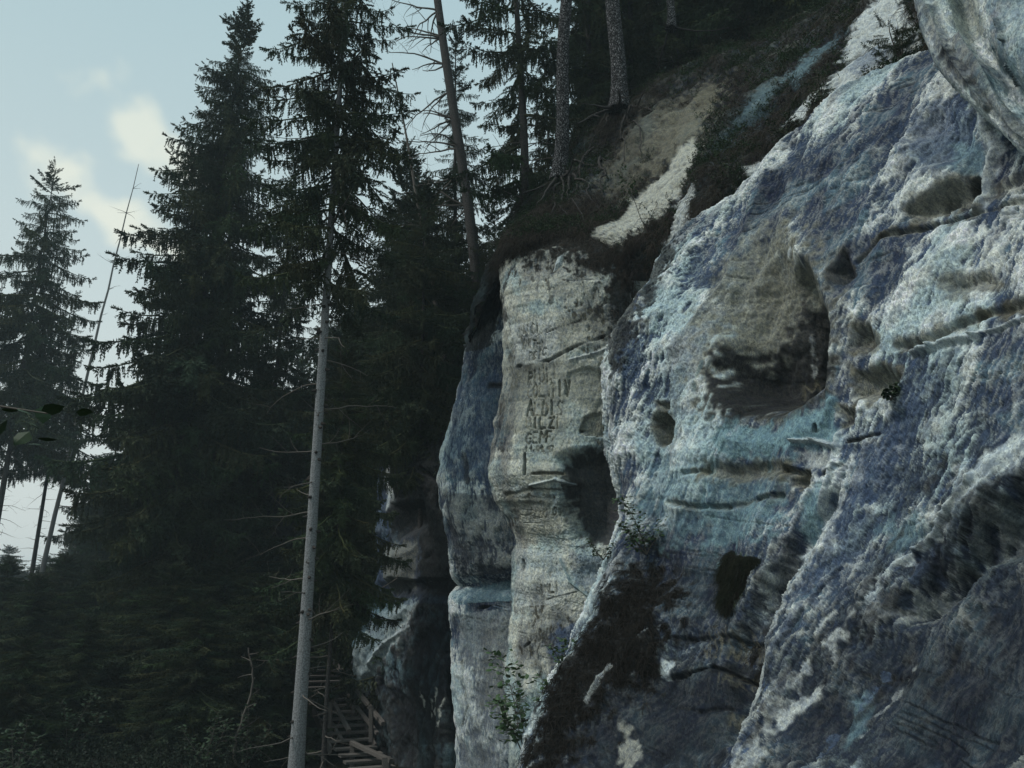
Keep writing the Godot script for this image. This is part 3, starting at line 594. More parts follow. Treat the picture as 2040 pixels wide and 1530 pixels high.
func overhang_rows() -> Array:
	return [
		[Vector3(5.32, 10.20, -8.30), Vector3(4.14, 8.66, -6.85), Vector3(3.63, 7.89, -6.10), Vector3(3.67, 7.74, -5.90), Vector3(3.79, 7.77, -5.86), Vector3(4.02, 7.98, -6.00), Vector3(3.94, 7.72, -5.68), Vector3(4.05, 7.49, -5.35), Vector3(4.32, 7.30, -5.00), Vector3(4.80, 7.20, -4.70), Vector3(5.56, 7.03, -4.08), Vector3(7.82, 6.53, -2.22)],
		[Vector3(5.06, 8.80, -8.00), Vector3(3.90, 7.46, -6.55), Vector3(3.40, 6.79, -5.80), Vector3(3.43, 6.67, -5.60), Vector3(3.55, 6.69, -5.56), Vector3(3.76, 6.88, -5.70), Vector3(3.67, 6.65, -5.38), Vector3(3.76, 6.45, -5.05), Vector3(3.98, 6.29, -4.70), Vector3(4.40, 6.21, -4.40), Vector3(5.14, 6.04, -3.75), Vector3(7.35, 5.55, -1.81)],
		[Vector3(4.98, 7.87, -7.80), Vector3(3.83, 6.68, -6.35), Vector3(3.33, 6.09, -5.60), Vector3(3.35, 5.97, -5.40), Vector3(3.45, 6.00, -5.36), Vector3(3.66, 6.17, -5.50), Vector3(3.56, 5.97, -5.18), Vector3(3.63, 5.79, -4.85), Vector3(3.82, 5.65, -4.50), Vector3(4.20, 5.58, -4.20), Vector3(4.92, 5.42, -3.53), Vector3(7.08, 4.95, -1.52)],
		[Vector3(5.07, 7.21, -7.60), Vector3(3.89, 6.12, -6.15), Vector3(3.37, 5.57, -5.40), Vector3(3.37, 5.47, -5.20), Vector3(3.47, 5.49, -5.16), Vector3(3.68, 5.65, -5.30), Vector3(3.57, 5.47, -4.98), Vector3(3.61, 5.30, -4.65), Vector3(3.76, 5.18, -4.30), Vector3(4.09, 5.11, -4.00), Vector3(4.79, 4.95, -3.30), Vector3(6.89, 4.48, -1.22)],
		[Vector3(5.23, 6.64, -7.40), Vector3(4.00, 5.64, -5.95), Vector3(3.45, 5.13, -5.20), Vector3(3.44, 5.04, -5.00), Vector3(3.53, 5.06, -4.96), Vector3(3.74, 5.21, -5.10), Vector3(3.61, 5.04, -4.78), Vector3(3.62, 4.89, -4.45), Vector3(3.74, 4.77, -4.10), Vector3(4.02, 4.71, -3.80), Vector3(4.69, 4.55, -3.08), Vector3(6.72, 4.08, -0.91)],
		[Vector3(5.41, 6.03, -7.15), Vector3(4.12, 5.11, -5.70), Vector3(3.53, 4.66, -4.95), Vector3(3.51, 4.57, -4.75), Vector3(3.59, 4.59, -4.71), Vector3(3.80, 4.73, -4.85), Vector3(3.65, 4.58, -4.53), Vector3(3.62, 4.44, -4.20), Vector3(3.70, 4.33, -3.85), Vector3(3.92, 4.27, -3.55), Vector3(4.55, 4.11, -2.79), Vector3(6.44, 3.64, -0.52)],
		[Vector3(5.59, 5.32, -6.85), Vector3(4.23, 4.52, -5.40), Vector3(3.60, 4.12, -4.65), Vector3(3.56, 4.05, -4.45), Vector3(3.63, 4.07, -4.41), Vector3(3.84, 4.19, -4.55), Vector3(3.66, 4.06, -4.23), Vector3(3.59, 3.94, -3.90), Vector3(3.61, 3.85, -3.55), Vector3(3.77, 3.79, -3.25), Vector3(4.33, 3.64, -2.45), Vector3(6.02, 3.16, -0.05)],
		[Vector3(5.67, 4.71, -6.54), Vector3(4.29, 3.92, -5.07), Vector3(3.64, 3.52, -4.31), Vector3(3.59, 3.45, -4.11), Vector3(3.66, 3.47, -4.07), Vector3(3.87, 3.58, -4.21), Vector3(3.67, 3.45, -3.89), Vector3(3.59, 3.34, -3.55), Vector3(3.58, 3.25, -3.20), Vector3(3.71, 3.20, -2.90), Vector3(4.23, 3.05, -2.08), Vector3(5.81, 2.59, 0.37)],
		[Vector3(5.84, 3.40, -5.87), Vector3(4.41, 2.61, -4.37), Vector3(3.74, 2.23, -3.58), Vector3(3.66, 2.16, -3.37), Vector3(3.72, 2.17, -3.33), Vector3(3.93, 2.28, -3.48), Vector3(3.71, 2.16, -3.15), Vector3(3.59, 2.05, -2.81), Vector3(3.52, 1.97, -2.45), Vector3(3.58, 1.94, -2.16), Vector3(4.01, 1.80, -1.31), Vector3(5.29, 1.39, 1.24)],
	]

func hillside_rows() -> Array:
	return [
		[Vector3(-0.92, 6.98, -16.00), Vector3(-0.57, 7.42, -14.60), Vector3(0.17, 7.71, -13.20), Vector3(1.11, 7.48, -12.90), Vector3(2.17, 6.91, -12.20), Vector3(2.77, 6.71, -11.00), Vector3(3.49, 7.16, -9.90), Vector3(4.19, 7.50, -9.00), Vector3(4.74, 7.51, -8.20), Vector3(5.60, 7.46, -7.20), Vector3(6.26, 7.09, -6.20), Vector3(7.55, 6.68, -4.77), Vector3(10.78, 5.64, -1.19)],
		[Vector3(-0.86, 7.82, -16.50), Vector3(-0.33, 8.16, -14.40), Vector3(0.17, 8.10, -13.00), Vector3(1.02, 8.07, -12.75), Vector3(2.15, 7.55, -11.90), Vector3(2.77, 7.49, -10.80), Vector3(3.52, 7.78, -9.80), Vector3(4.26, 8.11, -9.00), Vector3(4.87, 8.13, -8.30), Vector3(5.77, 8.05, -7.30), Vector3(6.50, 7.74, -6.30), Vector3(7.83, 7.38, -4.88), Vector3(11.16, 6.49, -1.33)],
		[Vector3(-0.67, 8.60, -17.00), Vector3(-0.20, 8.86, -15.00), Vector3(0.33, 9.00, -14.00), Vector3(1.00, 8.89, -13.50), Vector3(2.13, 8.55, -12.60), Vector3(2.93, 8.75, -11.50), Vector3(3.82, 8.76, -10.50), Vector3(4.60, 9.06, -9.60), Vector3(5.32, 9.28, -8.90), Vector3(6.36, 9.20, -7.90), Vector3(7.25, 8.90, -6.90), Vector3(8.66, 8.55, -5.54), Vector3(12.18, 7.70, -2.13)],
		[Vector3(-0.46, 9.17, -17.50), Vector3(0.00, 9.65, -15.80), Vector3(0.50, 9.80, -14.90), Vector3(1.10, 10.25, -14.60), Vector3(2.14, 10.83, -14.00), Vector3(3.39, 10.91, -13.00), Vector3(4.41, 10.72, -11.90), Vector3(5.27, 10.81, -10.80), Vector3(6.09, 11.02, -10.00), Vector3(7.40, 11.09, -9.00), Vector3(8.60, 10.90, -8.00), Vector3(10.13, 10.66, -6.73), Vector3(13.95, 10.07, -3.56)],
		[Vector3(-0.25, 9.95, -19.00), Vector3(0.11, 10.38, -17.00), Vector3(0.65, 10.58, -16.00), Vector3(1.29, 11.14, -15.60), Vector3(2.37, 12.14, -15.00), Vector3(3.88, 12.66, -14.30), Vector3(5.19, 12.57, -13.30), Vector3(6.20, 12.63, -12.20), Vector3(7.20, 12.95, -11.40), Vector3(8.68, 13.25, -10.40), Vector3(10.28, 13.27, -9.40), Vector3(11.90, 13.17, -8.24), Vector3(15.93, 12.90, -5.33)],
		[Vector3(0.35, 10.85, -22.50), Vector3(0.71, 11.28, -20.50), Vector3(1.25, 11.48, -19.50), Vector3(1.89, 12.04, -19.10), Vector3(2.97, 13.04, -18.50), Vector3(4.48, 13.56, -17.80), Vector3(5.79, 13.47, -16.80), Vector3(6.80, 13.53, -15.70), Vector3(7.80, 13.85, -14.90), Vector3(9.28, 14.15, -13.90), Vector3(10.88, 14.17, -12.90), Vector3(12.50, 14.07, -11.74), Vector3(16.53, 13.80, -8.83)],
		[Vector3(2.35, 12.05, -34.50), Vector3(2.71, 12.48, -32.50), Vector3(3.25, 12.68, -31.50), Vector3(3.89, 13.24, -31.10), Vector3(4.97, 14.24, -30.50), Vector3(6.48, 14.76, -29.80), Vector3(7.79, 14.67, -28.80), Vector3(8.80, 14.73, -27.70), Vector3(9.80, 15.05, -26.90), Vector3(11.28, 15.35, -25.90), Vector3(12.88, 15.37, -24.90), Vector3(14.50, 15.27, -23.74), Vector3(18.53, 15.00, -20.83)],
	]


func rock_face_marks() -> Array:
	var m := []
	m.append(["G", 0, 0.5, 0, 1, -1, 0.22, 0, [2.47, 7.78, 4.03, 8.29, 5.05, 7.67, 5.95, 6.7, 5.71, 5.82, 4.87, 6.44, 3.46, 6.24, 2.51, 5.4, 2.16, 5.95]])
	m.append(["L", 0.22, 0.35, 0, 1, -1, -0.55, 0, [2.49, 8.09, 4.03, 8.38, 5.09, 8.31, 6.24, 8.4, 6.97, 7.58]])
	m.append(["G", 0, 0.5, 0, 1, -1, -0.35, 0, [5.03, 8.11, 6.61, 8.33, 6.88, 6.99, 5.67, 6.83]])
	m.append(["G", 0, 0.5, 0, 1, -1, 0.25, 0, [6.88, 4.54, 8.11, 4.45, 8.55, 0.75, 4.3, 0.97, 4.63, 2.4, 5.58, 3.57, 6.24, 4.32]])
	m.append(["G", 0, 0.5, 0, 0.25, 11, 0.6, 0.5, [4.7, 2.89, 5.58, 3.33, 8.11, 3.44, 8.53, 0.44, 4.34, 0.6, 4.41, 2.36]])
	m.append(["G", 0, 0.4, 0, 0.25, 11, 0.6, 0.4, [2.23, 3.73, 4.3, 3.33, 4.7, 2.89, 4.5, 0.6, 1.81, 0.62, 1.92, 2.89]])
	m.append(["G", 0, 0.5, 0, 1, -1, 0.32, 0, [2.42, 3.51, 4.3, 3.17, 4.63, 2.4, 4.45, 0.95, 1.98, 1.12, 2.12, 2.87]])
	m.append(["G", 0, 0.5, 0, 1, -1, -0.18, 0, [2.16, 5.67, 3.68, 5.44, 3.7, 3.59, 2.31, 3.81]])
	m.append(["G", 0, 0.5, 0, 1, -1, -0.08, 0, [5.31, 5.49, 6.22, 5.67, 6.41, 4.83, 5.58, 4.43, 5.33, 4.76]])
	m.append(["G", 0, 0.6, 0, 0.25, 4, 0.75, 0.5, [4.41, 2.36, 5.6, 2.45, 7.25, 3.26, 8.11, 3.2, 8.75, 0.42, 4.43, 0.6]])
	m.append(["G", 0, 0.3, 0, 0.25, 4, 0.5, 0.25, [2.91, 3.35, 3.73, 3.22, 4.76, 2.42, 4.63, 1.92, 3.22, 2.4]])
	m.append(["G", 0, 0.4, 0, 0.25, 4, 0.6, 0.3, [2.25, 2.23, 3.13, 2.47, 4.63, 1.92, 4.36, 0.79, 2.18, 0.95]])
	m.append(["G", 0, 0.3, -0.06, 0.25, 5, 0.92, 0.4, [2.76, 3.46, 3.13, 3.09, 3.2, 2.47, 3.15, 2.03, 2.71, 1.65, 2.47, 0.95, 2.12, 0.95, 2.05, 1.87, 2.18, 2.62, 2.18, 3.26]])
	m.append(["G", 0, 0.4, 0, 0.25, 4, 0.45, 0.3, [5.84, 4.39, 6.88, 4.5, 7.89, 4.36, 7.89, 3.66, 7.19, 3.33, 6.55, 3, 5.97, 3.2, 5.84, 3.75]])
	m.append(["G", 0, 0.2, 0.12, 0.25, 4, 0.6, 0.15, [7.25, 3.13, 8, 3.35, 7.96, 2.58, 6.86, 2.56, 6.59, 2.45]])
	m.append(["G", 0, 0.2, 0.15, 0.25, 2, 0.8, 0.15, [6.24, 6.9, 6.46, 7.34, 6.97, 7.38, 7.38, 6.86, 7.27, 6.46, 6.9, 6.26, 6.37, 6.35]])
	m.append(["G", 0, 0.2, 0, 0.25, 4, 0.35, 0.15, [6.66, 6.68, 6.92, 6.72, 7.03, 6.35, 6.57, 6.22]])
	m.append(["G", 0, 0.12, 0, 0.25, 5, 0.85, 0.2, [2.27, 8.77, 2.67, 7.83, 2.51, 6.79, 2.47, 6.04, 2.14, 5.78, 1.87, 6.35, 1.98, 7.12, 2.05, 8]])
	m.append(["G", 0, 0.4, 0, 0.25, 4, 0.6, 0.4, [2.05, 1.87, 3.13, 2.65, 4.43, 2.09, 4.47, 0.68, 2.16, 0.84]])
	m.append(["G", 0, 0.6, 0, 0.25, 1, 0.85, 0.35, [4.12, 6.83, 4.59, 6.64, 4.94, 6.06, 5.18, 5.53, 5.33, 5.07, 5.33, 4.72, 5.25, 4.45, 4.94, 4.34, 4.54, 4.36, 4.08, 4.52, 3.66, 4.87, 3.48, 5.29, 3.62, 5.53, 3.48, 6.06, 3.73, 6.55]])
	m.append(["G", 0, 0.4, 0, 0.25, 6, 0.55, 0.25, [4.1, 6.13, 4.61, 6.41, 4.94, 6.02, 5.18, 5.53, 5.33, 5.07, 5.33, 4.72, 4.94, 4.32, 3.99, 4.52, 3.59, 4.96, 3.68, 5.51]])
	m.append(["G", 0, 0.1, 0.22, 0.2, 1, 0, 0.08, [4.56, 5.97, 4.78, 6.08, 5, 5.93, 5.2, 5.49, 5.33, 5.07, 5.33, 4.72, 5.25, 4.43, 4.94, 4.34, 4.54, 4.39, 4.41, 4.81, 4.54, 5.27]])
	m.append(["G", 0, 0.1, 0.16, 0.4, 1, 0, 0.08, [4.12, 6.83, 4.59, 6.64, 4.94, 6.06, 5.18, 5.53, 5.33, 5.07, 5.33, 4.72, 5.25, 4.45, 4.94, 4.34, 4.54, 4.36, 4.08, 4.52, 3.66, 4.87, 3.48, 5.29, 3.62, 5.53, 3.48, 6.06, 3.73, 6.55]])
	m.append(["G", 0, 0.1, 0.16, 0.4, 1, 0, 0.08, [4.32, 6.37, 4.7, 6.26, 4.98, 5.84, 5.2, 5.42, 5.31, 5.05, 5.31, 4.72, 5.25, 4.45, 4.94, 4.34, 4.54, 4.39, 4.08, 4.54, 3.7, 4.87, 3.55, 5.22, 3.66, 5.44, 3.64, 5.86, 3.95, 6.19]])
	m.append(["G", 0, 0.1, 0.16, 0.4, 1, 0, 0.08, [4.47, 6.02, 4.76, 5.95, 5, 5.64, 5.18, 5.33, 5.31, 5, 5.31, 4.72, 5.22, 4.47, 4.94, 4.36, 4.54, 4.39, 4.1, 4.54, 3.75, 4.85, 3.62, 5.18, 3.7, 5.38, 3.79, 5.69, 4.14, 5.91]])
	m.append(["G", 0, 0.1, 0.16, 0.4, 1, 0, 0.08, [4.61, 5.71, 4.83, 5.69, 5.03, 5.47, 5.2, 5.22, 5.29, 4.98, 5.29, 4.7, 5.22, 4.47, 4.94, 4.39, 4.54, 4.41, 4.12, 4.56, 3.77, 4.85, 3.66, 5.14, 3.75, 5.29, 3.92, 5.51, 4.3, 5.67]])
	m.append(["G", 0, 0.1, 0.16, 0.4, 1, 0, 0.08, [4.74, 5.44, 4.89, 5.42, 5.05, 5.29, 5.2, 5.14, 5.27, 4.96, 5.27, 4.7, 5.2, 4.5, 4.94, 4.39, 4.54, 4.43, 4.12, 4.59, 3.81, 4.85, 3.73, 5.09, 3.81, 5.2, 4.06, 5.36, 4.43, 5.44]])
	m.append(["G", 0, 0.2, 0, 0.25, 10, 0.92, 0.2, [4.41, 5.62, 4.61, 5.71, 4.94, 5.47, 5.2, 5.31, 5.29, 4.83, 5.2, 4.41, 4.87, 4.39, 3.92, 4.61, 3.64, 5, 3.73, 5.49, 4.08, 5.33]])  # big cave: dirt plus its inner shadow, laid into the colour
	m.append(["G", 0, 0.25, 0, 0.25, 4, 0.8, 0.2, [3.73, 5.33, 4.28, 5.4, 5.2, 5.11, 5.31, 4.59, 5.22, 4.41, 4.94, 4.32, 4.54, 4.34, 3.99, 4.52, 3.59, 4.89]])  # lower cave: shadow painted darker still over the damp dirt
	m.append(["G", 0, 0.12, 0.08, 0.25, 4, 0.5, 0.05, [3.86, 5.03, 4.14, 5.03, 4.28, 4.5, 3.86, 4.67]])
	m.append(["L", 0.025, 0.02, 0.03, 0.025, 4, 0.6, 0, [4.65, 5.49, 4.65, 5]])
	m.append(["L", 0.02, 0.016, 0.03, 0.02, 4, 0.6, 0, [4.96, 5.4, 5, 5.11]])
	m.append(["G", 0, 0.16, -0.05, 0.22, 3, 0.95, 0.12, [3.86, 4.54, 4.54, 4.3, 5.27, 4.3, 5.4, 3.92, 4.67, 3.97, 4.08, 4.12, 3.81, 4.34]])
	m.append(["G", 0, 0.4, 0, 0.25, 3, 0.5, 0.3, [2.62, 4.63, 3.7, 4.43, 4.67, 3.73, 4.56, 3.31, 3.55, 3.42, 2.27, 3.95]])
	m.append(["L", 0.021, 0.0168, -0.0619, 0.021, 7, 0.787, 0.02, [4.83, 4.06, 5.07, 4.01]])
	m.append(["L", 0.0282, 0.0226, -0.0613, 0.0282, 7, 0.783, 0.02, [5.07, 4.01, 5.36, 3.88]])
	m.append(["L", 0.03, 0.024, 0.12, 0.03, 4, 0.8, 0, [5.09, 4.14, 5.09, 4.1]])
	m.append(["L", 0.06, 0.048, -0.06, 0.06, 3, 0.9, 0, [5.2, 4.14, 5.29, 4.32]])
	m.append(["G", 0, 0.06, 0, 0.25, 0, 0.7, 0.04, [4.89, 3.95, 5.33, 3.84, 5.27, 3.68, 4.94, 3.79]])
	m.append(["G", 0, 0.06, 0.22, 0.1, 6, 0.8, 0.03, [2.69, 5, 2.91, 5.09, 3.09, 4.85, 3, 4.63, 2.76, 4.65]])
	m.append(["G", 0, 0.05, 0.1, 0.06, 6, 0.7, 0.03, [2.76, 5.2, 3, 5.14, 3.04, 5, 2.84, 5.03]])
	m.append(["G", 0, 0.08, 0.12, 0.12, 6, 0.7, 0.06, [5.56, 4.96, 5.84, 4.94, 5.95, 4.7, 5.71, 4.63, 5.51, 4.74]])
	m.append(["G", 0, 0.08, 0.2, 0.16, 6, 0.75, 0.06, [5.56, 4.56, 5.97, 4.56, 6.24, 4.41, 6.15, 4.23, 5.84, 4.17, 5.51, 4.28]])
	m.append(["G", 0, 0.06, 0.14, 0.1, 6, 0.7, 0.05, [5.33, 4.3, 5.6, 4.21, 5.6, 4.03, 5.38, 4.03]])
	m.append(["G", 0, 0.08, 0.16, 0.12, 10, 0.75, 0.06, [5.18, 5.64, 5.51, 5.8, 5.6, 5.49, 5.36, 5.38]])
	m.append(["G", 0, 0.1, 0.18, 0.15, 6, 0.75, 0.05, [6.22, 5.95, 6.9, 6.24, 7.19, 6.19, 7.21, 5.84, 6.88, 5.82, 6.41, 5.75]])
	m.append(["L", 0.1, 0.08, 0.5, 0.08, 4, 0.9, 0, [7.12, 6.06, 7.12, 5.93]])
	m.append(["L", 0.0986, 0.0789, 0.0636, 0.0986, 6, 0.531, 0.04, [7.3, 5.91, 7.58, 5.91, 8, 5.89]])
	m.append(["L", 0.0648, 0.0518, -0.0617, 0.0648, 7, 0.697, 0.04, [7.41, 6.72, 7.47, 6.37, 7.36, 6.15, 7.23, 5.75]])
	m.append(["G", 0, 0.1, 0, 0.25, 3, 0.5, 0.06, [6.86, 6.75, 7.32, 6.66, 7.32, 6.19, 6.9, 6.28]])
	m.append(["L", 0.0606, 0.0485, 0.0558, 0.0606, 6, 0.668, 0.06, [6.15, 4.63, 6.48, 4.61, 6.77, 4.63, 7.23, 4.72]])
	m.append(["L", 0.0579, 0.0463, 0.05, 0.0579, 6, 0.802, 0.06, [7.23, 4.72, 7.65, 4.72, 8, 4.7]])
	m.append(["L", 0.0431, 0.0345, -0.0647, 0.0431, 7, 0.529, 0.03, [6.39, 4.54, 6.7, 4.54]])
	m.append(["L", 0.0471, 0.0377, -0.058, 0.0471, 7, 0.607, 0.03, [6.7, 4.54, 6.99, 4.56, 7.25, 4.54]])
	m.append(["L", 0.0239, 0.0191, -0.0435, 0.0239, 7, 0.538, 0.03, [7.25, 4.54, 7.63, 4.59, 8, 4.59]])
	m.append(["G", 0, 0.08, 0.14, 0.25, 6, 0.7, 0.06, [6.68, 5.16, 7.38, 5.16, 7.56, 4.96, 6.88, 4.92]])
	m.append(["L", 0.0354, 0.0283, 0.0363, 0.0354, 6, 0.448, 0.05, [5.6, 5.62, 5.95, 5.78]])
	m.append(["L", 0.0389, 0.0311, 0.058, 0.0389, 6, 0.532, 0.05, [5.95, 5.78, 6.41, 5.73, 6.77, 5.73, 7.16, 5.71]])
	m.append(["L", 0.0342, 0.0274, 0.0317, 0.0342, 6, 0.5, 0.05, [7.16, 5.71, 7.56, 5.69]])
	m.append(["L", 0.0325, 0.026, 0.046, 0.0325, 6, 0.449, 0.05, [7.56, 5.69, 7.96, 5.67]])
	m.append(["L", 0.0423, 0.0338, 0.0431, 0.0423, 6, 0.638, 0.06, [3.35, 4.19, 3.7, 4.12]])
	m.append(["L", 0.104, 0.0834, 0.074, 0.104, 6, 0.734, 0.06, [3.7, 4.12, 4.1, 3.99, 4.39, 3.95, 4.67, 3.84]])
	m.append(["L", 0.0552, 0.0441, 0.0959, 0.0552, 6, 0.626, 0.06, [4.67, 3.84, 4.98, 3.7]])
	m.append(["L", 0.0402, 0.0322, 0.0477, 0.0402, 6, 0.497, 0.05, [3.04, 3.97, 3.51, 3.79, 3.92, 3.7]])
	m.append(["L", 0.0424, 0.034, 0.0261, 0.0424, 6, 0.466, 0.05, [3.92, 3.7, 4.32, 3.66]])
	m.append(["L", 0.0435, 0.0348, 0.052, 0.0435, 6, 0.495, 0.05, [4.32, 3.66, 4.67, 3.59]])
	m.append(["L", 0.035, 0.028, 0.1, 0.035, 4, 0.9, 0, [5.18, 3.68, 5.22, 3.68]])
	m.append(["L", 0.08, 0.064, 0.16, 0.08, 6, 0.8, 0.03, [4.85, 3.68, 4.94, 3.64]])
	m.append(["L", 0.02, 0.016, 0.05, 0.02, 10, 0.8, 0, [5.51, 3.9, 5.91, 3.9]])
	m.append(["L", 0.0523, 0.0418, -0.0423, 0.0523, 7, 0.546, 0.05, [5.38, 3.99, 5.31, 3.62, 5.16, 3.39, 5.09, 3.17]])
	m.append(["L", 0.0597, 0.0478, -0.045, 0.0597, 7, 0.737, 0.05, [5.09, 3.17, 4.89, 2.93]])
	m.append(["G", 0, 0.06, 0.08, 0.25, 3, 0.8, 0.03, [4.94, 3.46, 5.16, 3.62, 5.2, 3.57, 5.03, 3.15, 4.89, 3.06]])
	m.append(["G", 0, 0.3, 0, 0.25, 2, 0.6, 0.25, [5.71, 3.77, 6.22, 4.14, 6.68, 4.25, 6.22, 3.7, 5.6, 2.87, 5.25, 2.45, 4.81, 2.03, 4.98, 2.67, 5.47, 3.31]])
	m.append(["G", 0, 0.1, 0.2, 0.16, 10, 0, 0.08, [5.51, 3.68, 5.25, 3.02, 4.81, 2.56, 4.61, 1.92, 4.43, 1.1, 4.17, 1.17, 3.97, 2.29, 4.45, 2.84, 5, 3.35]])
	m.append(["L", 0.0479, 0.0383, 0, 0.0479, 0, 0.508, 0.1, [5.56, 3.68, 5.47, 3.42, 5.33, 3.24, 5.22, 3]])
	m.append(["L", 0.0312, 0.025, 0, 0.0312, 0, 0.537, 0.1, [5.22, 3, 5.03, 2.8, 4.81, 2.56]])
	m.append(["L", 0.0469, 0.0375, 0, 0.0469, 0, 0.45, 0.1, [4.81, 2.56, 4.76, 2.36]])
	m.append(["L", 0.0576, 0.0461, 0, 0.0576, 0, 0.53, 0.1, [4.76, 2.36, 4.67, 2.16, 4.61, 1.92]])
	m.append(["L", 0.029, 0.0232, 0, 0.029, 0, 0.52, 0.1, [4.61, 1.92, 4.56, 1.68]])
	m.append(["L", 0.0534, 0.0428, 0, 0.0534, 0, 0.472, 0.1, [4.56, 1.68, 4.5, 1.39, 4.43, 1.15]])
	m.append(["L", 0.188, 0.15, 0.0708, 0.188, 10, 0.442, 0.1, [4.67, 2.98, 4.61, 2.69, 4.52, 2.42, 4.47, 2.18]])
	m.append(["L", 0.0829, 0.0663, 0.088, 0.0829, 10, 0.448, 0.1, [4.47, 2.18, 4.45, 1.9]])
	m.append(["L", 0.0316, 0.0253, -0.0232, 0.0316, 7, 0.709, 0.03, [4.81, 2.98, 4.87, 3, 4.96, 3]])
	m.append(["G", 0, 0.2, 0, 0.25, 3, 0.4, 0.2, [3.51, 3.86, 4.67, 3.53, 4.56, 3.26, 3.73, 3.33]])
	m.append(["G", 0, 0.1, 0.26, 0.22, 10, 0, 0.08, [8.05, 3.55, 7.34, 3.2, 6.83, 2.8, 6.33, 2.54, 5.95, 2.25, 6.22, 2.07, 6.83, 2.16, 7.47, 2.47, 8.13, 2.51]])
	m.append(["L", 0.0853, 0.0683, -0.0341, 0.0853, 7, 0.843, 0.06, [7.89, 3.62, 7.69, 3.48, 7.49, 3.42]])
	m.append(["L", 0.0764, 0.0611, -0.0252, 0.0764, 7, 0.675, 0.06, [7.49, 3.42, 7.27, 3.31]])
	m.append(["L", 0.0404, 0.0323, -0.0525, 0.0404, 7, 0.748, 0.06, [7.27, 3.31, 6.99, 3.09, 6.72, 2.89, 6.46, 2.76]])
	m.append(["L", 0.0383, 0.0306, -0.0336, 0.0383, 7, 0.811, 0.06, [6.46, 2.76, 6.22, 2.67, 5.89, 2.36]])
	m.append(["G", 0, 0.15, 0, 0.25, 3, 0.5, 0.1, [5.91, 3.06, 6.61, 3.15, 6.68, 2.93, 6.17, 2.8]])
	m.append(["G", 0, 0.1, -0.02, 0.08, 0, 0.6, 0.14, [5.58, 2.27, 5.69, 2.29, 5.47, 1.96, 5.31, 1.98]])
	m.append(["G", 0, 0.1, -0.02, 0.08, 0, 0.6, 0.14, [4.98, 1.79, 5.05, 1.79, 4.85, 1.43, 4.72, 1.19, 4.67, 1.37, 4.74, 1.57]])
	m.append(["G", 0, 0.04, 0, 0.25, 0, 0.8, 0.03, [4.83, 1.39, 5.29, 1.65, 5.29, 1.57, 4.87, 1.28]])
	m.append(["G", 0, 0.1, -0.02, 0.08, 0, 0.6, 0.14, [4.43, 1.04, 4.65, 1.17, 4.72, 1.1, 4.52, 0.88]])
	m.append(["G", 0, 0.06, -0.05, 0.25, 3, 0.45, 0.04, [5.58, 1.54, 5.82, 1.57, 5.8, 1.23, 5.64, 1.01, 5.58, 1.26]])
	m.append(["G", 0, 0.08, 0.12, 0.25, 4, 0.8, 0.05, [5.62, 1.81, 6.59, 1.74, 6.64, 1.63, 5.75, 1.63]])
	m.append(["G", 0, 0.08, -0.02, 0.08, 12, 0.6, 0.12, [2.93, 1.5, 3.06, 1.43, 3.26, 1.06, 3.04, 1.1]])
	m.append(["G", 0, 0.03, 0, 0.25, 7, 0.9, 0.02, [3.2, 2.23, 3.35, 2.18, 3.28, 2.01, 3.22, 2.05]])
	m.append(["L", 0.03, 0.024, -0.03, 0.03, 0, 0.6, 0.03, [2.69, 2.16, 2.58, 1.79]])
	m.append(["L", 0.03, 0.024, -0.03, 0.03, 0, 0.5, 0.03, [1.74, 3.17, 1.87, 3.42]])
	m.append(["L", 0.2, 0.1, 0.1, 0.2, 8, 0.95, 0.12, [4.06, 2.95, 4.08, 2.87]])
	m.append(["L", 0.0323, 0.0258, 0.0359, 0.0323, 4, 0.687, 0.03, [3.2, 2.45, 3.62, 2.4, 3.97, 2.36]])
	m.append(["L", 0.0324, 0.0259, 0.0372, 0.0324, 4, 0.583, 0.03, [3.97, 2.36, 4.32, 2.27, 4.65, 2.25]])
	m.append(["L", 0.0396, 0.0317, 0.0561, 0.0396, 4, 0.628, 0.03, [3.26, 2.03, 3.62, 2.03]])
	m.append(["L", 0.0243, 0.0195, 0.0633, 0.0243, 4, 0.722, 0.03, [3.62, 2.03, 3.92, 2.05, 4.47, 1.85]])
	m.append(["L", 0.0207, 0.0166, 0.0155, 0.0207, 4, 0.424, 0.03, [3.44, 1.7, 3.81, 1.61]])
	m.append(["L", 0.0327, 0.0262, 0.032, 0.0327, 4, 0.592, 0.03, [3.81, 1.61, 4.14, 1.61]])
	m.append(["L", 0.0179, 0.0143, 0.0357, 0.0179, 4, 0.539, 0.03, [4.14, 1.61, 4.43, 1.61]])
	m.append(["L", 0.008, 0.0064, 0.02, 0.008, 4, 0.503, 0.05, [7.74, 3.44, 7.03, 2.89, 6.75, 2.47]])
	m.append(["L", 0.018, 0.0144, 0.015, 0.018, 10, 0.371, 0.05, [5.42, 2.2, 4.94, 1.68, 4.76, 1.3]])
	m.append(["L", 0.012, 0.0096, 0.015, 0.012, 10, 0.599, 0.05, [6.86, 3.06, 6.5, 2.76, 6.33, 2.54]])
	m.append(["L", 0.012, 0.0096, 0.02, 0.012, 0, 0.375, 0.05, [6.24, 1.74, 5.89, 1.37, 5.73, 1.1]])
	m.append(["L", 0.012, 0.0096, 0.02, 0.012, 10, 0.308, 0.05, [6.11, 2.6, 5.58, 2.03, 5.27, 1.63]])
	m.append(["L", 0.012, 0.0096, 0.015, 0.012, 2, 0.573, 0.05, [5, 1.83, 4.47, 1.12, 4.23, 0.62]])
	m.append(["L", 0.018, 0.0144, -0.02, 0.018, 10, 0.577, 0.05, [6.17, 2.45, 5.78, 2.01, 5.56, 1.7]])
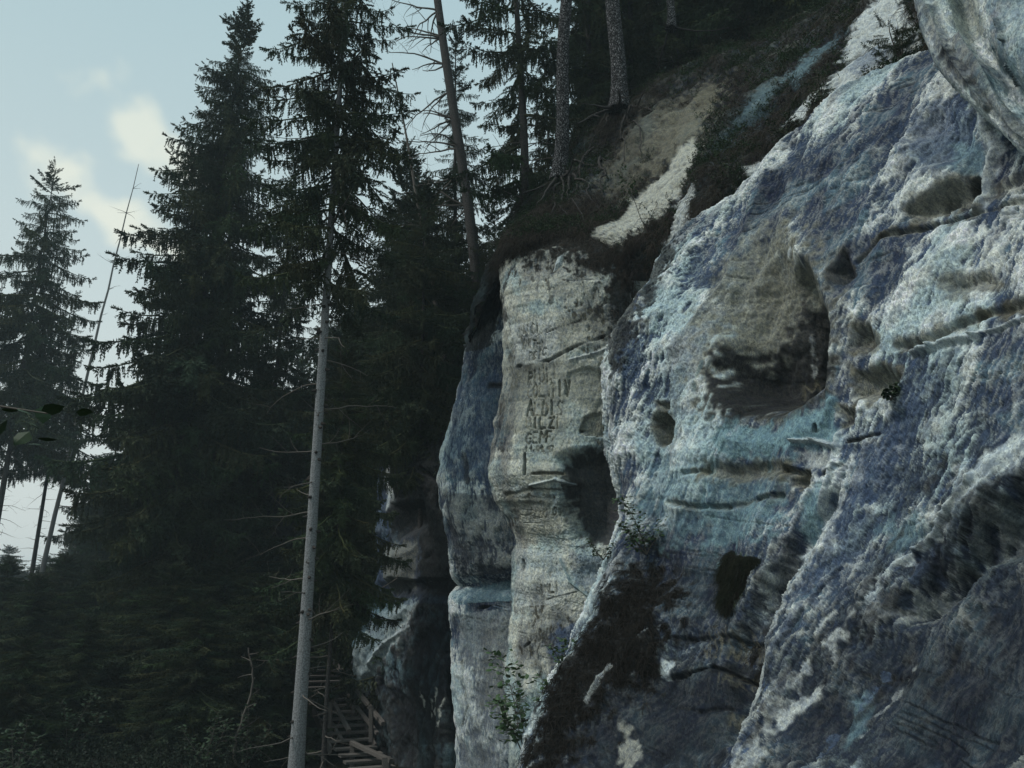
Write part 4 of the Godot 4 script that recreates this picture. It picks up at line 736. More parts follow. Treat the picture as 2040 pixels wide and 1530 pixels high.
	m.append(["L", 0.018, 0.0144, 0.02, 0.018, 10, 0.514, 0.05, [5.64, 1.83, 5.4, 1.52, 5.25, 1.3]])
	m.append(["L", 0.008, 0.0064, 0.015, 0.008, 2, 0.325, 0.05, [5.51, 2.76, 5.18, 2.47, 5.09, 2.27]])
	m.append(["L", 0.018, 0.0144, -0.02, 0.018, 10, 0.497, 0.05, [4.98, 1.79, 4.72, 1.41, 4.56, 1.17]])
	m.append(["L", 0.018, 0.0144, 0.015, 0.018, 10, 0.347, 0.05, [7.34, 2.18, 6.79, 1.72, 6.61, 1.41]])
	m.append(["L", 0.008, 0.0064, 0.015, 0.008, 10, 0.562, 0.05, [5.22, 2.09, 4.83, 1.65, 4.67, 1.32]])
	m.append(["L", 0.012, 0.0096, -0.02, 0.012, 4, 0.319, 0.05, [6.26, 2.65, 5.89, 2.29, 5.73, 2.05]])
	m.append(["L", 0.008, 0.0064, -0.02, 0.008, 0, 0.555, 0.05, [5.58, 2.42, 5.18, 2.07, 5.07, 1.81]])
	m.append(["L", 0.018, 0.0144, 0.02, 0.018, 4, 0.599, 0.05, [5.42, 2.71, 5, 2.27, 4.83, 1.98]])
	m.append(["L", 0.012, 0.0096, -0.02, 0.012, 10, 0.476, 0.05, [7.32, 2.25, 6.81, 1.74, 6.5, 1.39]])
	m.append(["L", 0.018, 0.0144, -0.02, 0.018, 4, 0.48, 0.05, [6.15, 1.87, 5.82, 1.5, 5.62, 1.23]])
	m.append(["L", 0.018, 0.0144, 0.015, 0.018, 4, 0.488, 0.05, [7.21, 3.24, 6.7, 2.78, 6.46, 2.47]])
	m.append(["L", 0.012, 0.0096, 0.02, 0.012, 0, 0.481, 0.05, [7.16, 3.51, 6.86, 3.2, 6.66, 2.98]])
	m.append(["L", 0.008, 0.0064, 0.02, 0.008, 4, 0.456, 0.05, [6.15, 1.76, 5.58, 1.12, 5.31, 0.66]])
	m.append(["L", 0.012, 0.0096, -0.02, 0.012, 10, 0.509, 0.05, [6.88, 3.64, 6.35, 3.13, 6.06, 2.8]])
	m.append(["L", 0.008, 0.0064, 0.02, 0.008, 10, 0.487, 0.05, [6.24, 1.9, 5.64, 1.32, 5.44, 0.9]])
	m.append(["L", 0.008, 0.0064, -0.02, 0.008, 10, 0.364, 0.05, [7.54, 1.81, 6.88, 1.19, 6.57, 0.73]])
	m.append(["L", 0.012, 0.0096, -0.02, 0.012, 10, 0.421, 0.05, [7.38, 2.12, 6.81, 1.54, 6.48, 1.17]])
	m.append(["L", 0.018, 0.0144, 0.02, 0.018, 2, 0.537, 0.05, [5.97, 1.74, 5.44, 1.17, 5.22, 0.77]])
	m.append(["L", 0.012, 0.0096, 0.015, 0.012, 2, 0.399, 0.05, [6.86, 3.04, 6.55, 2.73, 6.35, 2.54]])
	m.append(["L", 0.012, 0.0096, -0.015, 0.012, 2, 0.42, 0.04, [4.59, 3.73, 4.45, 3.51, 4.41, 3.26]])
	m.append(["L", 0.012, 0.0096, -0.015, 0.012, 2, 0.372, 0.04, [2.58, 6.22, 2.51, 5.91, 2.45, 5.62]])
	m.append(["L", 0.02, 0.016, 0.02, 0.02, 3, 0.573, 0.04, [3.95, 4.45, 3.73, 4.12, 3.62, 3.75]])
	m.append(["L", 0.012, 0.0096, -0.015, 0.012, 3, 0.373, 0.04, [4.23, 4.47, 4.14, 4.36, 4.12, 4.21]])
	m.append(["L", 0.012, 0.0096, -0.015, 0.012, 0, 0.515, 0.04, [2.78, 4.12, 2.62, 3.9, 2.6, 3.66]])
	m.append(["L", 0.012, 0.0096, 0.02, 0.012, 3, 0.416, 0.04, [4.5, 4.14, 4.32, 3.88, 4.23, 3.57]])
	m.append(["L", 0.02, 0.016, -0.015, 0.02, 3, 0.393, 0.04, [3.97, 4.36, 3.77, 4.08, 3.68, 3.73]])
	m.append(["L", 0.012, 0.0096, 0.02, 0.012, 2, 0.526, 0.04, [2.27, 7.36, 2.29, 6.9, 2.38, 6.48]])
	m.append(["L", 0.02, 0.016, 0.02, 0.02, 10, 0.485, 0.04, [2.67, 6.41, 2.65, 6.13, 2.62, 5.86]])
	m.append(["L", 0.012, 0.0096, -0.015, 0.012, 3, 0.388, 0.04, [3.53, 5.36, 3.44, 5.2, 3.39, 5.03]])
	m.append(["L", 0.02, 0.016, -0.015, 0.02, 10, 0.441, 0.04, [3.22, 5.6, 3, 5.22, 2.87, 4.83]])
	m.append(["L", 0.012, 0.0096, -0.015, 0.012, 0, 0.357, 0.04, [4.56, 5.44, 4.45, 5.22, 4.39, 5]])
	m.append(["L", 0.02, 0.016, 0.02, 0.02, 0, 0.588, 0.04, [3.24, 4.7, 3.09, 4.5, 3, 4.28]])
	m.append(["L", 0.02, 0.016, -0.015, 0.02, 2, 0.351, 0.04, [2.91, 4.03, 2.73, 3.73, 2.69, 3.39]])
	return m

func rock_face_letters() -> Array:
	return [
		["ITVIKA NIL", 3.77, 2.29, 4.7, 2.18, -0.04, 0.18, 0.01, 0.016, 0.7],
		["HILINK NI", 3.75, 2.16, 4.43, 2.09, 0, 0.13, 0.009, 0.014, 0.7],
		["IARGN", 4.01, 1.87, 4.34, 1.85, 0, 0.11, 0.009, 0.014, 0.7],
		["NIAI", 4.17, 1.45, 4.45, 1.45, 0, 0.12, 0.009, 0.014, 0.6],
		["ANTN", 4.67, 5.18, 5.09, 5.09, -0.02, 0.31, 0.013, 0.025, 0.6],
		["MARS", 4.28, 4.87, 4.94, 4.78, 0, 0.22, 0.012, 0.02, 0.5],
		["IIKNI", 4.28, 4.65, 4.94, 4.45, 0, 0.16, 0.01, 0.016, 0.5],
	]

func pillar_marks() -> Array:
	var m := []
	m.append(["G", 0, 0.3, 0, 1, -1, 0.15, 0, [1.84, 13.3, 2.9, 13.3, 2.6, 11.8, 2.97, 10.7, 2.84, 9.54, 2.23, 9.54]])
	m.append(["G", 0, 0.3, 0, 1, -1, -0.1, 0, [3.32, 13.1, 6.27, 12.7, 5.88, 11.8, 3.98, 11.8]])
	m.append(["G", 0, 0.2, 0, 0.25, 5, 0.95, 0.4, [2.07, 14.5, 3.17, 15.1, 5.68, 15.2, 7.09, 13.5, 6.27, 12.7, 4.7, 13.2, 3.49, 13.7, 3.27, 13.3, 2.85, 13.5]])
	m.append(["L", 0.03, 0.024, 0, 0.03, 5, 0.8, 0.04, [2.97, 13.7, 3.37, 12.7]])
	m.append(["L", 0.025, 0.02, 0, 0.025, 5, 0.7, 0.04, [3.74, 13.3, 3.98, 12.2]])
	m.append(["L", 0.06, 0.048, 0, 0.06, 5, 0.8, 0.1, [6.03, 13.1, 5.56, 12.1]])
	m.append(["G", 0, 0.3, 0, 0.25, 1, 0.35, 0.2, [1.72, 11.1, 4.34, 11.3, 5.69, 11.2, 6.16, 9.71, 3.53, 9.64, 2.5, 10]])
	m.append(["G", 0, 0.12, 0, 0.25, 1, 0.5, 0.06, [2.71, 10.9, 4.49, 11, 4.78, 9.47, 3.32, 9.4]])
	m.append(["G", 0, 0.12, 0, 0.25, 0, 0.45, 0.06, [2.55, 11.7, 4.14, 11.9, 4.02, 11.1, 2.55, 11]])
	m.append(["G", 0, 0.06, 0.03, 0.04, 1, 0.9, 0.05, [4.36, 10.9, 5.03, 11, 5.45, 10.9, 5.82, 10.5, 5.61, 10.2, 4.86, 10.4, 4.38, 10.5]])
	m.append(["G", 0, 0.06, 0.03, 0.25, 6, 0.55, 0.05, [5.27, 11.1, 5.8, 11.2, 6, 10.6, 5.48, 10.6]])
	m.append(["G", 0, 0.06, 0.06, 0.06, 6, 0.65, 0.06, [5.15, 10.2, 6.09, 10.3, 6.33, 9.78, 5.03, 9.85]])
	m.append(["G", 0, 0.1, 0.03, 0.25, 6, 0.35, 0.1, [4.14, 11.8, 5.56, 12.1, 5.95, 11.7, 4.18, 11.2]])
	m.append(["L", 0.0292, 0.0234, 0.118, 0.0292, 4, 0.729, 0.03, [2.66, 11, 3.77, 11.1]])
	m.append(["L", 0.0391, 0.0313, 0.0669, 0.0391, 4, 0.68, 0.03, [3.77, 11.1, 4.46, 11.3]])
	m.append(["L", 0.036, 0.0288, 0.0516, 0.036, 4, 0.706, 0.03, [4.46, 11.3, 5.48, 11.5]])
	m.append(["L", 0.0196, 0.0157, 0.053, 0.0196, 4, 0.642, 0.03, [5.48, 11.5, 6.22, 11.7]])
	m.append(["L", 0.031, 0.0248, -0.0575, 0.031, 0, 0.666, 0.02, [4.46, 11.1, 5.08, 11.2]])
	m.append(["L", 0.0365, 0.0292, -0.0578, 0.0365, 0, 0.544, 0.02, [5.08, 11.2, 5.61, 11.3]])
	m.append(["L", 0.016, 0.0128, 0.03, 0.016, 10, 0.8, 0.01, [3.78, 11.6, 4.75, 11.8, 5.74, 12.2]])
	m.append(["L", 0.012, 0.0096, 0.02, 0.012, 10, 0.5, 0, [2.02, 11.3, 2.69, 11.4, 3.38, 11.5, 3.94, 11.7]])
	m.append(["L", 0.02, 0.016, 0.05, 0.02, 4, 0.7, 0, [5.1, 9.91, 6.04, 9.98]])
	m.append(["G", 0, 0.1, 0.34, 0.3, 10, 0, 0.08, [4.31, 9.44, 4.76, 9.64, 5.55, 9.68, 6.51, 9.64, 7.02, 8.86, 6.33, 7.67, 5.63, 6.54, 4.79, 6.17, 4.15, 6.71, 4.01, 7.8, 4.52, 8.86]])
	m.append(["G", 0, 0.14, 0, 0.25, 10, 0.95, 0.1, [4.7, 9.4, 5.56, 9.64, 6.51, 9.61, 6.93, 8.72, 6.3, 7.67, 5.56, 6.64, 4.6, 6.54, 4.3, 7.77]])  # pillar cave: grime and interior shade painted in together
	m.append(["L", 0.03, 0.024, 0.1, 0.03, 4, 0.85, 0, [3.51, 9.47, 3.53, 9.06]])
	m.append(["G", 0, 0.08, -0.05, 0.25, 1, 0.5, 0.05, [3.64, 9.4, 4.47, 9.33, 4.71, 8.86, 3.69, 8.93]])
	m.append(["L", 0.03, 0.024, 0.06, 0.03, 6, 0.8, 0.02, [3.74, 9.06, 4.62, 9.06]])
	m.append(["L", 0.0254, 0.0203, -0.054, 0.0254, 7, 0.506, 0.02, [3.59, 8.76, 4.46, 8.93]])
	m.append(["L", 0.0278, 0.0222, -0.0596, 0.0278, 7, 0.52, 0.02, [4.46, 8.93, 4.87, 8.79]])
	m.append(["L", 0.0458, 0.0366, 0.032, 0.0458, 6, 0.666, 0.03, [2.65, 8.45, 3.54, 8.62]])
	m.append(["L", 0.0398, 0.0319, 0.0411, 0.0398, 6, 0.502, 0.03, [3.54, 8.62, 4.42, 8.59]])
	m.append(["G", 0, 0.15, 0, 0.25, 6, 0.4, 0.12, [2.42, 8.35, 4.14, 8.45, 4.07, 7.53, 3.72, 6.47, 2.44, 6.78]])
	m.append(["G", 0, 0.1, 0, 0.25, 0, 0.35, 0.1, [2.08, 6.47, 4.02, 6.2, 4.2, 4.6, 2.15, 4.39]])
	m.append(["G", 0, 0.15, 0.1, 0.25, 2, 0.5, 0.1, [4.18, 6.2, 5.6, 5.83, 5.27, 5.01, 4.33, 5.14]])
	m.append(["L", 0.0262, 0.021, -0.0514, 0.0262, 3, 0.503, 0.02, [3.85, 5.93, 4.15, 5.28, 4.73, 4.8]])
	m.append(["G", 0, 0.1, 0, 0.25, 2, 0.75, 0.1, [3.83, 3.68, 4.39, 3.92, 5.1, 3.54, 5.23, 2.73, 3.9, 2.62, 3.72, 3.13]])
	m.append(["G", 0, 0.2, 0, 0.25, 3, 0.35, 0.15, [2.13, 2.18, 3.66, 2.28, 3.49, 0.78, 1.62, 0.75]])
	m.append(["L", 0.045, 0.036, 0.08, 0.045, 4, 0.7, 0, [2.55, 5.86, 2.58, 5.66]])
	m.append(["L", 0.012, 0.0096, 0.02, 0.012, 10, 0.6, 0, [2.13, 4.6, 3.43, 4.74, 4.34, 5.01]])
	m.append(["L", 0.025, 0.02, 0.04, 0.025, 4, 0.6, 0, [2.87, 3.13, 3.05, 3.24]])
	m.append(["G", 0, 0.03, -0.05, 0.04, 7, 1, 0.01, [3.96, 13, 4.02, 13.4, 4.2, 13.6, 4.2, 13.2]])
	m.append(["G", 0, 0.1, 0, 0.25, 5, 0.8, 0.15, [5.64, 12.7, 6.62, 13.1, 6.53, 11.1, 5.92, 11.2]])
	return m

func pillar_letters() -> Array:
	return [
		["DAICI", 2.81, 11.5, 3.61, 11.6, 0.04, 0.17, 0.013, 0.04, 0.85],
		["VIKTHI", 2.85, 11.3, 3.67, 11.3, 0.04, 0.17, 0.014, 0.04, 0.85],
		["PEIC", 3.14, 11.1, 3.75, 11.2, 0.02, 0.13, 0.013, 0.035, 0.8],
		["PIULI", 3.16, 10.7, 4.15, 10.8, -0.05, 0.21, 0.016, 0.055, 0.95],
		["COLVIIV", 3.29, 10.5, 4.6, 10.5, -0.1, 0.24, 0.016, 0.055, 0.95],
		["ALDIS", 3.41, 10.2, 4.55, 10.2, -0.09, 0.23, 0.016, 0.055, 0.95],
		["BILZI", 3.48, 9.95, 4.57, 9.98, -0.05, 0.2, 0.016, 0.055, 0.95],
		["GEMF", 3.51, 9.68, 4.31, 9.71, -0.02, 0.2, 0.014, 0.05, 0.95],
		["14.09.97", 3.53, 9.54, 4.41, 9.54, -0.02, 0.1, 0.011, 0.035, 0.9],
		["IRINOIOVI", 3, 7.63, 4.31, 7.73, 0.13, 0.27, 0.009, 0.014, 0.6],
		["GINLI", 3.05, 4.91, 3.85, 5.04, -0.02, 0.27, 0.015, 0.035, 0.85],
	]

func pillar2_marks() -> Array:
	var m := []
	m.append(["G", 0, 0.4, 0, 1, -1, 0.28, 0, [1.87, 12.9, 4.59, 13, 4.98, 10, 2.08, 10]])
	m.append(["G", 0, 0.1, 0, 0.25, 5, 0.85, 0.12, [1.8, 12.8, 4.18, 13, 3.87, 15, 2.05, 15.3, 1.75, 13.9]])
	m.append(["G", 0, 0.2, 0, 0.25, 2, 0.5, 0.2, [1.67, 11.8, 4.7, 12.3, 4.73, 10, 2.4, 10.2]])
	m.append(["G", 0, 0.15, 0, 0.25, 10, 0.6, 0.1, [2.54, 9.81, 5.18, 9.71, 5.48, 8.31, 5.27, 6.98, 2.58, 6.68, 2.3, 8.52]])
	m.append(["G", 0, 0.06, 0, 0.25, 3, 0.5, 0.05, [1.74, 5.28, 5.23, 6.51, 5.47, 4.74, 2.69, 4.22]])
	m.append(["L", 0.034, 0.0272, 0.0873, 0.034, 4, 0.613, 0.02, [1.96, 3.82, 3.96, 4.09, 5.51, 4.67]])
	m.append(["G", 0, 0.1, 0, 0.25, 0, 0.3, 0.15, [2.69, 3.85, 5.4, 4.09, 5.11, 0.92, 2.24, 0.82]])
	m.append(["G", 0, 0.15, 0, 0.25, 6, 0.3, 0.12, [4.03, 3.65, 5.29, 3.78, 5.01, 1.84, 3.86, 2.01]])
	m.append(["L", 0.0305, 0.0244, 0.0292, 0.0305, 6, 0.455, 0.04, [2.83, 2.83, 3, 1.94, 2.6, 1.67]])
	m.append(["L", 0.0138, 0.011, 0.0302, 0.0138, 4, 0.472, 0.03, [2.17, 1.77, 4.39, 1.91]])
	m.append(["L", 0.0261, 0.0209, 0.0327, 0.0261, 4, 0.514, 0.03, [4.39, 1.91, 4.9, 2.01]])
	m.append(["L", 0.06, 0.048, 0.06, 0.06, 10, 0.6, 0.03, [3.41, 10.4, 3.76, 10]])
	m.append(["L", 0.06, 0.048, 0.08, 0.06, 10, 0.7, 0.03, [4.18, 11.9, 4.74, 11.9]])
	return m

func pillar2_letters() -> Array:
	return [
	]

func ledge_marks() -> Array:
	var m := []
	m.append(["G", 0, 0.3, 0, 0.25, 2, 0.5, 0.2, [1.23, 10.5, 5.06, 11.2, 5.19, 5.86, 1.14, 5.72]])
	m.append(["G", 0, 0.3, 0, 0.25, 5, 0.6, 0.3, [1.01, 3.28, 5.25, 3.28, 5.24, 0.79, 1, 0.76]])
	m.append(["G", 0, 0.2, 0, 0.25, 5, 0.95, 0.2, [1.5, 10.3, 5.99, 13.1, 5.29, 6, 3.69, 6.14, 3.27, 7.86, 2.18, 7.86, 1.52, 9.37]])
	m.append(["G", 0, 0.15, 0, 0.25, 10, 0.5, 0.1, [1.77, 7.86, 3.4, 8.14, 3.69, 6.14, 2.31, 5.86]])
	m.append(["G", 0, 0.1, 0, 0.25, 5, 1, 0.1, [1.47, 10.3, 5.99, 13.1, 6, 10.7, 4.47, 10.5, 1.74, 10.4]])
	m.append(["L", 0.0301, 0.024, -0.0218, 0.0301, 0, 0.582, 0.04, [1.41, 10.6, 2.13, 10.6]])
	m.append(["L", 0.0349, 0.0279, -0.047, 0.0349, 0, 0.599, 0.04, [2.13, 10.6, 2.85, 10.8]])
	m.append(["L", 0.0674, 0.0539, -0.0275, 0.0674, 0, 0.691, 0.05, [1.66, 10.3, 1.67, 9.34, 2.1, 8.7]])
	m.append(["L", 0.08, 0.064, 0, 0.08, 7, 0.6, 0.05, [1.74, 8.92, 1.95, 8.56]])
	m.append(["G", 0, 0.15, 0, 0.25, 0, 0.85, 0.12, [1.72, 5.27, 2.84, 5.78, 3.56, 5.92, 3.1, 4.85, 2.1, 3.7, 1.64, 3.11, 1.01, 3.54, 1.01, 4.26]])
	m.append(["G", 0, 0.15, 0, 0.25, 2, 0.4, 0.12, [1.72, 5.27, 2.65, 5.64, 2.51, 4.57, 1.76, 4.15]])
	m.append(["G", 0, 0.15, 0.4, 0.3, 10, 0.7, 0.1, [1.96, 8.7, 3.57, 8.84, 3.78, 7.86, 2.45, 7.58]])
	m.append(["G", 0, 0.15, -0.2, 0.3, 1, 0.5, 0.1, [1.43, 7.43, 3.27, 7.58, 3.19, 6.28, 1.95, 6.14]])
	m.append(["G", 0, 0.15, 0.12, 0.2, 4, 0.7, 0.15, [1.14, 6.42, 5.07, 6.57, 4.89, 6.06, 1.38, 5.86]])
	m.append(["G", 0, 0.15, -0.15, 0.3, 3, 0.45, 0.12, [1.14, 5.72, 2.81, 5.86, 3.51, 5.92, 2.92, 4.71, 1.89, 3.42, 1.01, 3.42]])
	m.append(["L", 0.0924, 0.0739, 0.235, 0.0924, 10, 0.447, 0.1, [3.46, 9.93, 4.61, 9.37, 4.32, 8.56]])
	m.append(["L", 0.0624, 0.0499, -0.0544, 0.0624, 7, 0.495, 0.03, [2.03, 4.15, 2.59, 4.66, 3.37, 5.13]])
	m.append(["L", 0.0515, 0.0412, 0, 0.0515, 7, 0.501, 0.04, [1.01, 3.51, 1.66, 3.2, 2, 3.51]])
	m.append(["G", 0, 0.15, 0, 0.25, 4, 0.85, 0.12, [3.52, 6.42, 5.04, 6.42, 5.28, 1.85, 2.89, 1.71, 3.27, 3.7, 3.47, 5.13]])
	m.append(["L", 0.028, 0.0224, 0, 0.028, 12, 0.8, 0.05, [4.08, 3.31, 4.21, 2.55]])
	m.append(["L", 0.028, 0.0224, 0, 0.028, 12, 0.8, 0.05, [4.64, 3.39, 4.68, 2.41]])
	m.append(["L", 0.028, 0.0224, 0, 0.028, 12, 0.8, 0.05, [4.94, 3.14, 4.85, 2.44]])
	m.append(["L", 0.028, 0.0224, 0, 0.028, 12, 0.8, 0.05, [4.44, 3.06, 4.35, 2.64]])
	return m

func ledge_letters() -> Array:
	return [
	]

func bluff_marks() -> Array:
	var m := []
	m.append(["G", 0, 0.4, 0, 0.25, 5, 0.85, 0.5, [1.21, 5.57, 2.88, 6.17, 4.75, 6.31, 5, 0.34, 1.43, 0.13, 1.19, 3.91]])
	m.append(["G", 0, 0.5, 0, 0.25, 10, 0.6, 0.4, [1.21, 5.22, 2.78, 5.19, 3.13, 3.03, 1.61, 2.92]])
	return m

func bluff_letters() -> Array:
	return [
	]

func overhang_marks() -> Array:
	var m := []
	m.append(["L", 0.055, 0.05, 0.14, 0.1, 4, 0.8, 0.03, [3.73, 1.99, 3.7, 2.84, 3.35, 3.62, 2.8, 4.62]])
	m.append(["L", 0.0569, 0.0455, 0.0616, 0.08, 10, 0.547, 0.03, [2.71, 1.27, 2.84, 1.7, 2.84, 2.16]])  # crease coloured dark for the shadow beneath the overhanging rib
	m.append(["L", 0.0544, 0.0435, 0.073, 0.08, 10, 0.713, 0.03, [2.84, 2.16, 2.89, 2.95]])
	m.append(["L", 0.0402, 0.0321, 0.118, 0.08, 10, 0.595, 0.03, [2.89, 2.95, 2.71, 3.59]])
	m.append(["G", 0, 0.15, 0, 0.25, 1, 0.6, 0.12, [3.86, 0.93, 5.91, 1.12, 5.71, 2.04, 4.43, 2.18, 3.84, 1.6]])
	m.append(["G", 0, 0.4, 0, 0.25, 3, 0.5, 0.3, [6.55, 1.06, 7.94, 1.47, 6.48, 4.86, 5.03, 3.78, 5.93, 2.29]])
	m.append(["L", 0.02, 0.016, 0.05, 0.02, 4, 0.7, 0, [6.3, 1.92, 6.19, 2.36]])
	m.append(["L", 0.015, 0.012, 0.03, 0.015, 10, 0.6, 0, [5.64, 2.9, 5.33, 3.4]])
	return m

func overhang_letters() -> Array:
	return [
	]

func hillside_marks() -> Array:
	var m := []
	m.append(["G", 0, 0.4, 0, 0.25, 6, 0.42, 0.6, [3.49, 2.72, 4.23, 3.13, 5.03, 3.37, 5.36, 3.04, 5.12, 2.09, 4.57, 2.16, 3.92, 2.03, 3.44, 1.82]])
	m.append(["G", 0, 0.4, 0, 0.25, 9, 0.6, 0.6, [4.21, 2.32, 4.62, 2.86, 5.05, 3.16, 5.34, 3.05, 5.24, 2.46, 4.93, 2.21, 4.35, 2.14]])
	m.append(["G", 0, 0.1, 0, 0.25, 6, 0.7, 0.08, [4.95, 3.03, 5.17, 3.28, 5.29, 2.83, 5.07, 2.55]])
	m.append(["G", 0, 0.08, -0.03, 0.3, 12, 0.95, 0.13, [3.17, 0.76, 3.32, 1.2, 3.94, 2.06, 4.57, 2.16, 4.91, 2.26, 5.05, 2.06, 4.62, 1.5, 4.21, 1.32, 3.73, 0.87, 3.41, 0.54]])
	m.append(["L", 0.02, 0.016, 0.02, 0.02, 10, 0.5, 0.04, [3.41, 0.94, 4.11, 1.72, 4.83, 1.96]])
	m.append(["G", 0, 0.08, 0, 0.25, 0, 0.95, 0.08, [5.58, 1.17, 6.01, 1.12, 6.16, 0.78, 5.72, 0.65]])
	m.append(["G", 0, 0.08, 0, 0.25, 0, 0.95, 0.08, [6.04, 1.76, 6.66, 1.71, 6.81, 1.67, 6.4, 1.19]])
	m.append(["G", 0, 0.12, 0, 0.25, 0, 0.9, 0.15, [6.66, 1.25, 7.07, 2.56, 7.55, 2.95, 7.84, 2.27, 7.98, 1.02, 7.65, 1.08, 7.07, 0.79]])
	m.append(["G", 0, 0.12, 0, 0.25, 2, 0.6, 0.12, [7, 1.56, 7.5, 1.86, 7.65, 1.32, 7.21, 0.96]])
	m.append(["G", 0, 0.1, 0, 0.25, 0, 0.8, 0.12, [4.33, 0.66, 4.59, 1.48, 5, 1.45, 4.79, 0.75, 4.45, 0.26]])
	m.append(["G", 0, 0.15, 0, 0.25, 3, 0.4, 0.2, [6.13, 2.49, 6.81, 2.77, 7.02, 2.62, 6.4, 2.24]])
	m.append(["G", 0, 0.15, 0, 0.25, 3, 0.25, 0.2, [5.22, 1.94, 5.87, 2.6, 6.13, 2.49, 5.6, 1.74]])
	m.append(["G", 0, 0.06, 0.08, 0.25, 4, 0.8, 0.06, [6.81, 2.03, 7.07, 2.14, 7.77, 1.8, 7.77, 1.7, 7.07, 1.76]])
	return m

func hillside_letters() -> Array:
	return [
	]



# ------------------------------------------------------------------ trees
# One bough of a spruce, 1 unit long along +x: a bowed stem with a curtain of hanging, needled twigs.
func tuft(b: MB, p: Vector3, d: Vector3, length: float, width: float, shade: float) -> void:
	var side := d.cross(Vector3(R(-1, 1), R(-1, 1), R(-1, 1))).normalized() * width
	var g := Color(shade, shade, shade)
	b.tri(p - side * 0.5, p + d * length, p + side * 0.5, g)

func hanging_twig(b: MB, p: Vector3, d: Vector3, length: float, needle: float, sag: float) -> void:
	var n := maxi(4, int(length / needle * 1.5))
	var q := p
	var dir := d
	var shade := R(0.65, 1.3)
	var pts := PackedVector3Array([p])
	for k in n:
		dir = (dir + Vector3(R(-0.12, 0.12), -sag, R(-0.12, 0.12))).normalized()
		q += dir * length / n
		pts.append(q)
		var taper := 1.0 - 0.45 * k / n
		for m in 4:
			var out := Vector3(R(-1, 1), R(-1, 1), R(-1, 1)).normalized()
			tuft(b, q, (dir * 0.9 + out * 0.75).normalized(), needle * taper * R(0.8, 1.3), needle * 0.42, shade * R(0.8, 1.2))
	var rr := PackedFloat32Array()
	for k in pts.size():
		rr.append(needle * 0.07)
	b.tube(pts, rr, 3, Color(0.9, 0.75, 0.6), false)

func bough_mesh(kind: int) -> ArrayMesh:
	var b := MB.new()
	var pts := PackedVector3Array()
	var rr := PackedFloat32Array()
	var up: float = [0.35, 0.05, -0.10, -0.05][kind]
	var lift: float = [0.10, 0.26, 0.34, 0.2][kind]
	var z := 0.0
	for k in 9:
		var x := k / 8.0
		z += R(-0.02, 0.02)
		pts.append(Vector3(x, up * x - 0.42 * x * x * (0.3 if kind == 0 else 1.0) + lift * pow(x, 3.2), z))
		rr.append(lerpf(0.018, 0.004, x))
	b.tube(pts, rr, 4, Color(0.95, 0.8, 0.65), false)
	var n: int = [26, 54, 74, 16][kind]
	for k in n:
		var x := pow(R(0.0, 1.0), 0.8) * 0.97 + 0.03
		if kind >= 2:
			x = maxf(x, R(0.12, 0.3))
		var i := int(x * 8.0)
		var p := pts[mini(i, 7)].lerp(pts[mini(i, 7) + 1], x * 8.0 - mini(i, 7))
		var side := -1.0 if k % 2 == 0 else 1.0
		var fwd := R(0.3, 1.0)
		if kind == 0:
			hanging_twig(b, p, Vector3(fwd, R(-0.25, 0.35), side * R(0.3, 1.0)).normalized(), R(0.18, 0.34) * (1.15 - 0.7 * x), 0.085, 0.05)
		elif kind == 3:
			hanging_twig(b, p, Vector3(fwd * 0.6, R(-0.4, 0.1), side * R(0.2, 1.0)).normalized(), R(0.1, 0.24), 0.03, 0.12)
		elif k % 3 == 0:
			hanging_twig(b, p, Vector3(fwd, R(-0.3, 0.1), side * R(0.5, 1.0)).normalized(), R(0.14, 0.30) * (1.25 - 0.75 * x), 0.042, 0.10)
		else:
			hanging_twig(b, p, Vector3(R(-0.1, 0.4), R(-1.2, -0.5), side * R(0.0, 0.6)).normalized(), R(0.10, 0.34) * (1.2 - 0.65 * x), 0.040, 0.30)
	# the growing tip
	for k in 3:
		hanging_twig(b, pts[8], Vector3(1.0, R(0.0, 0.5), R(-0.5, 0.5)).normalized(), 0.10 if kind != 0 else 0.2, 0.042 if kind != 0 else 0.08, 0.0)
	return b.mesh()

var boughs := []   # [kind] -> meshes

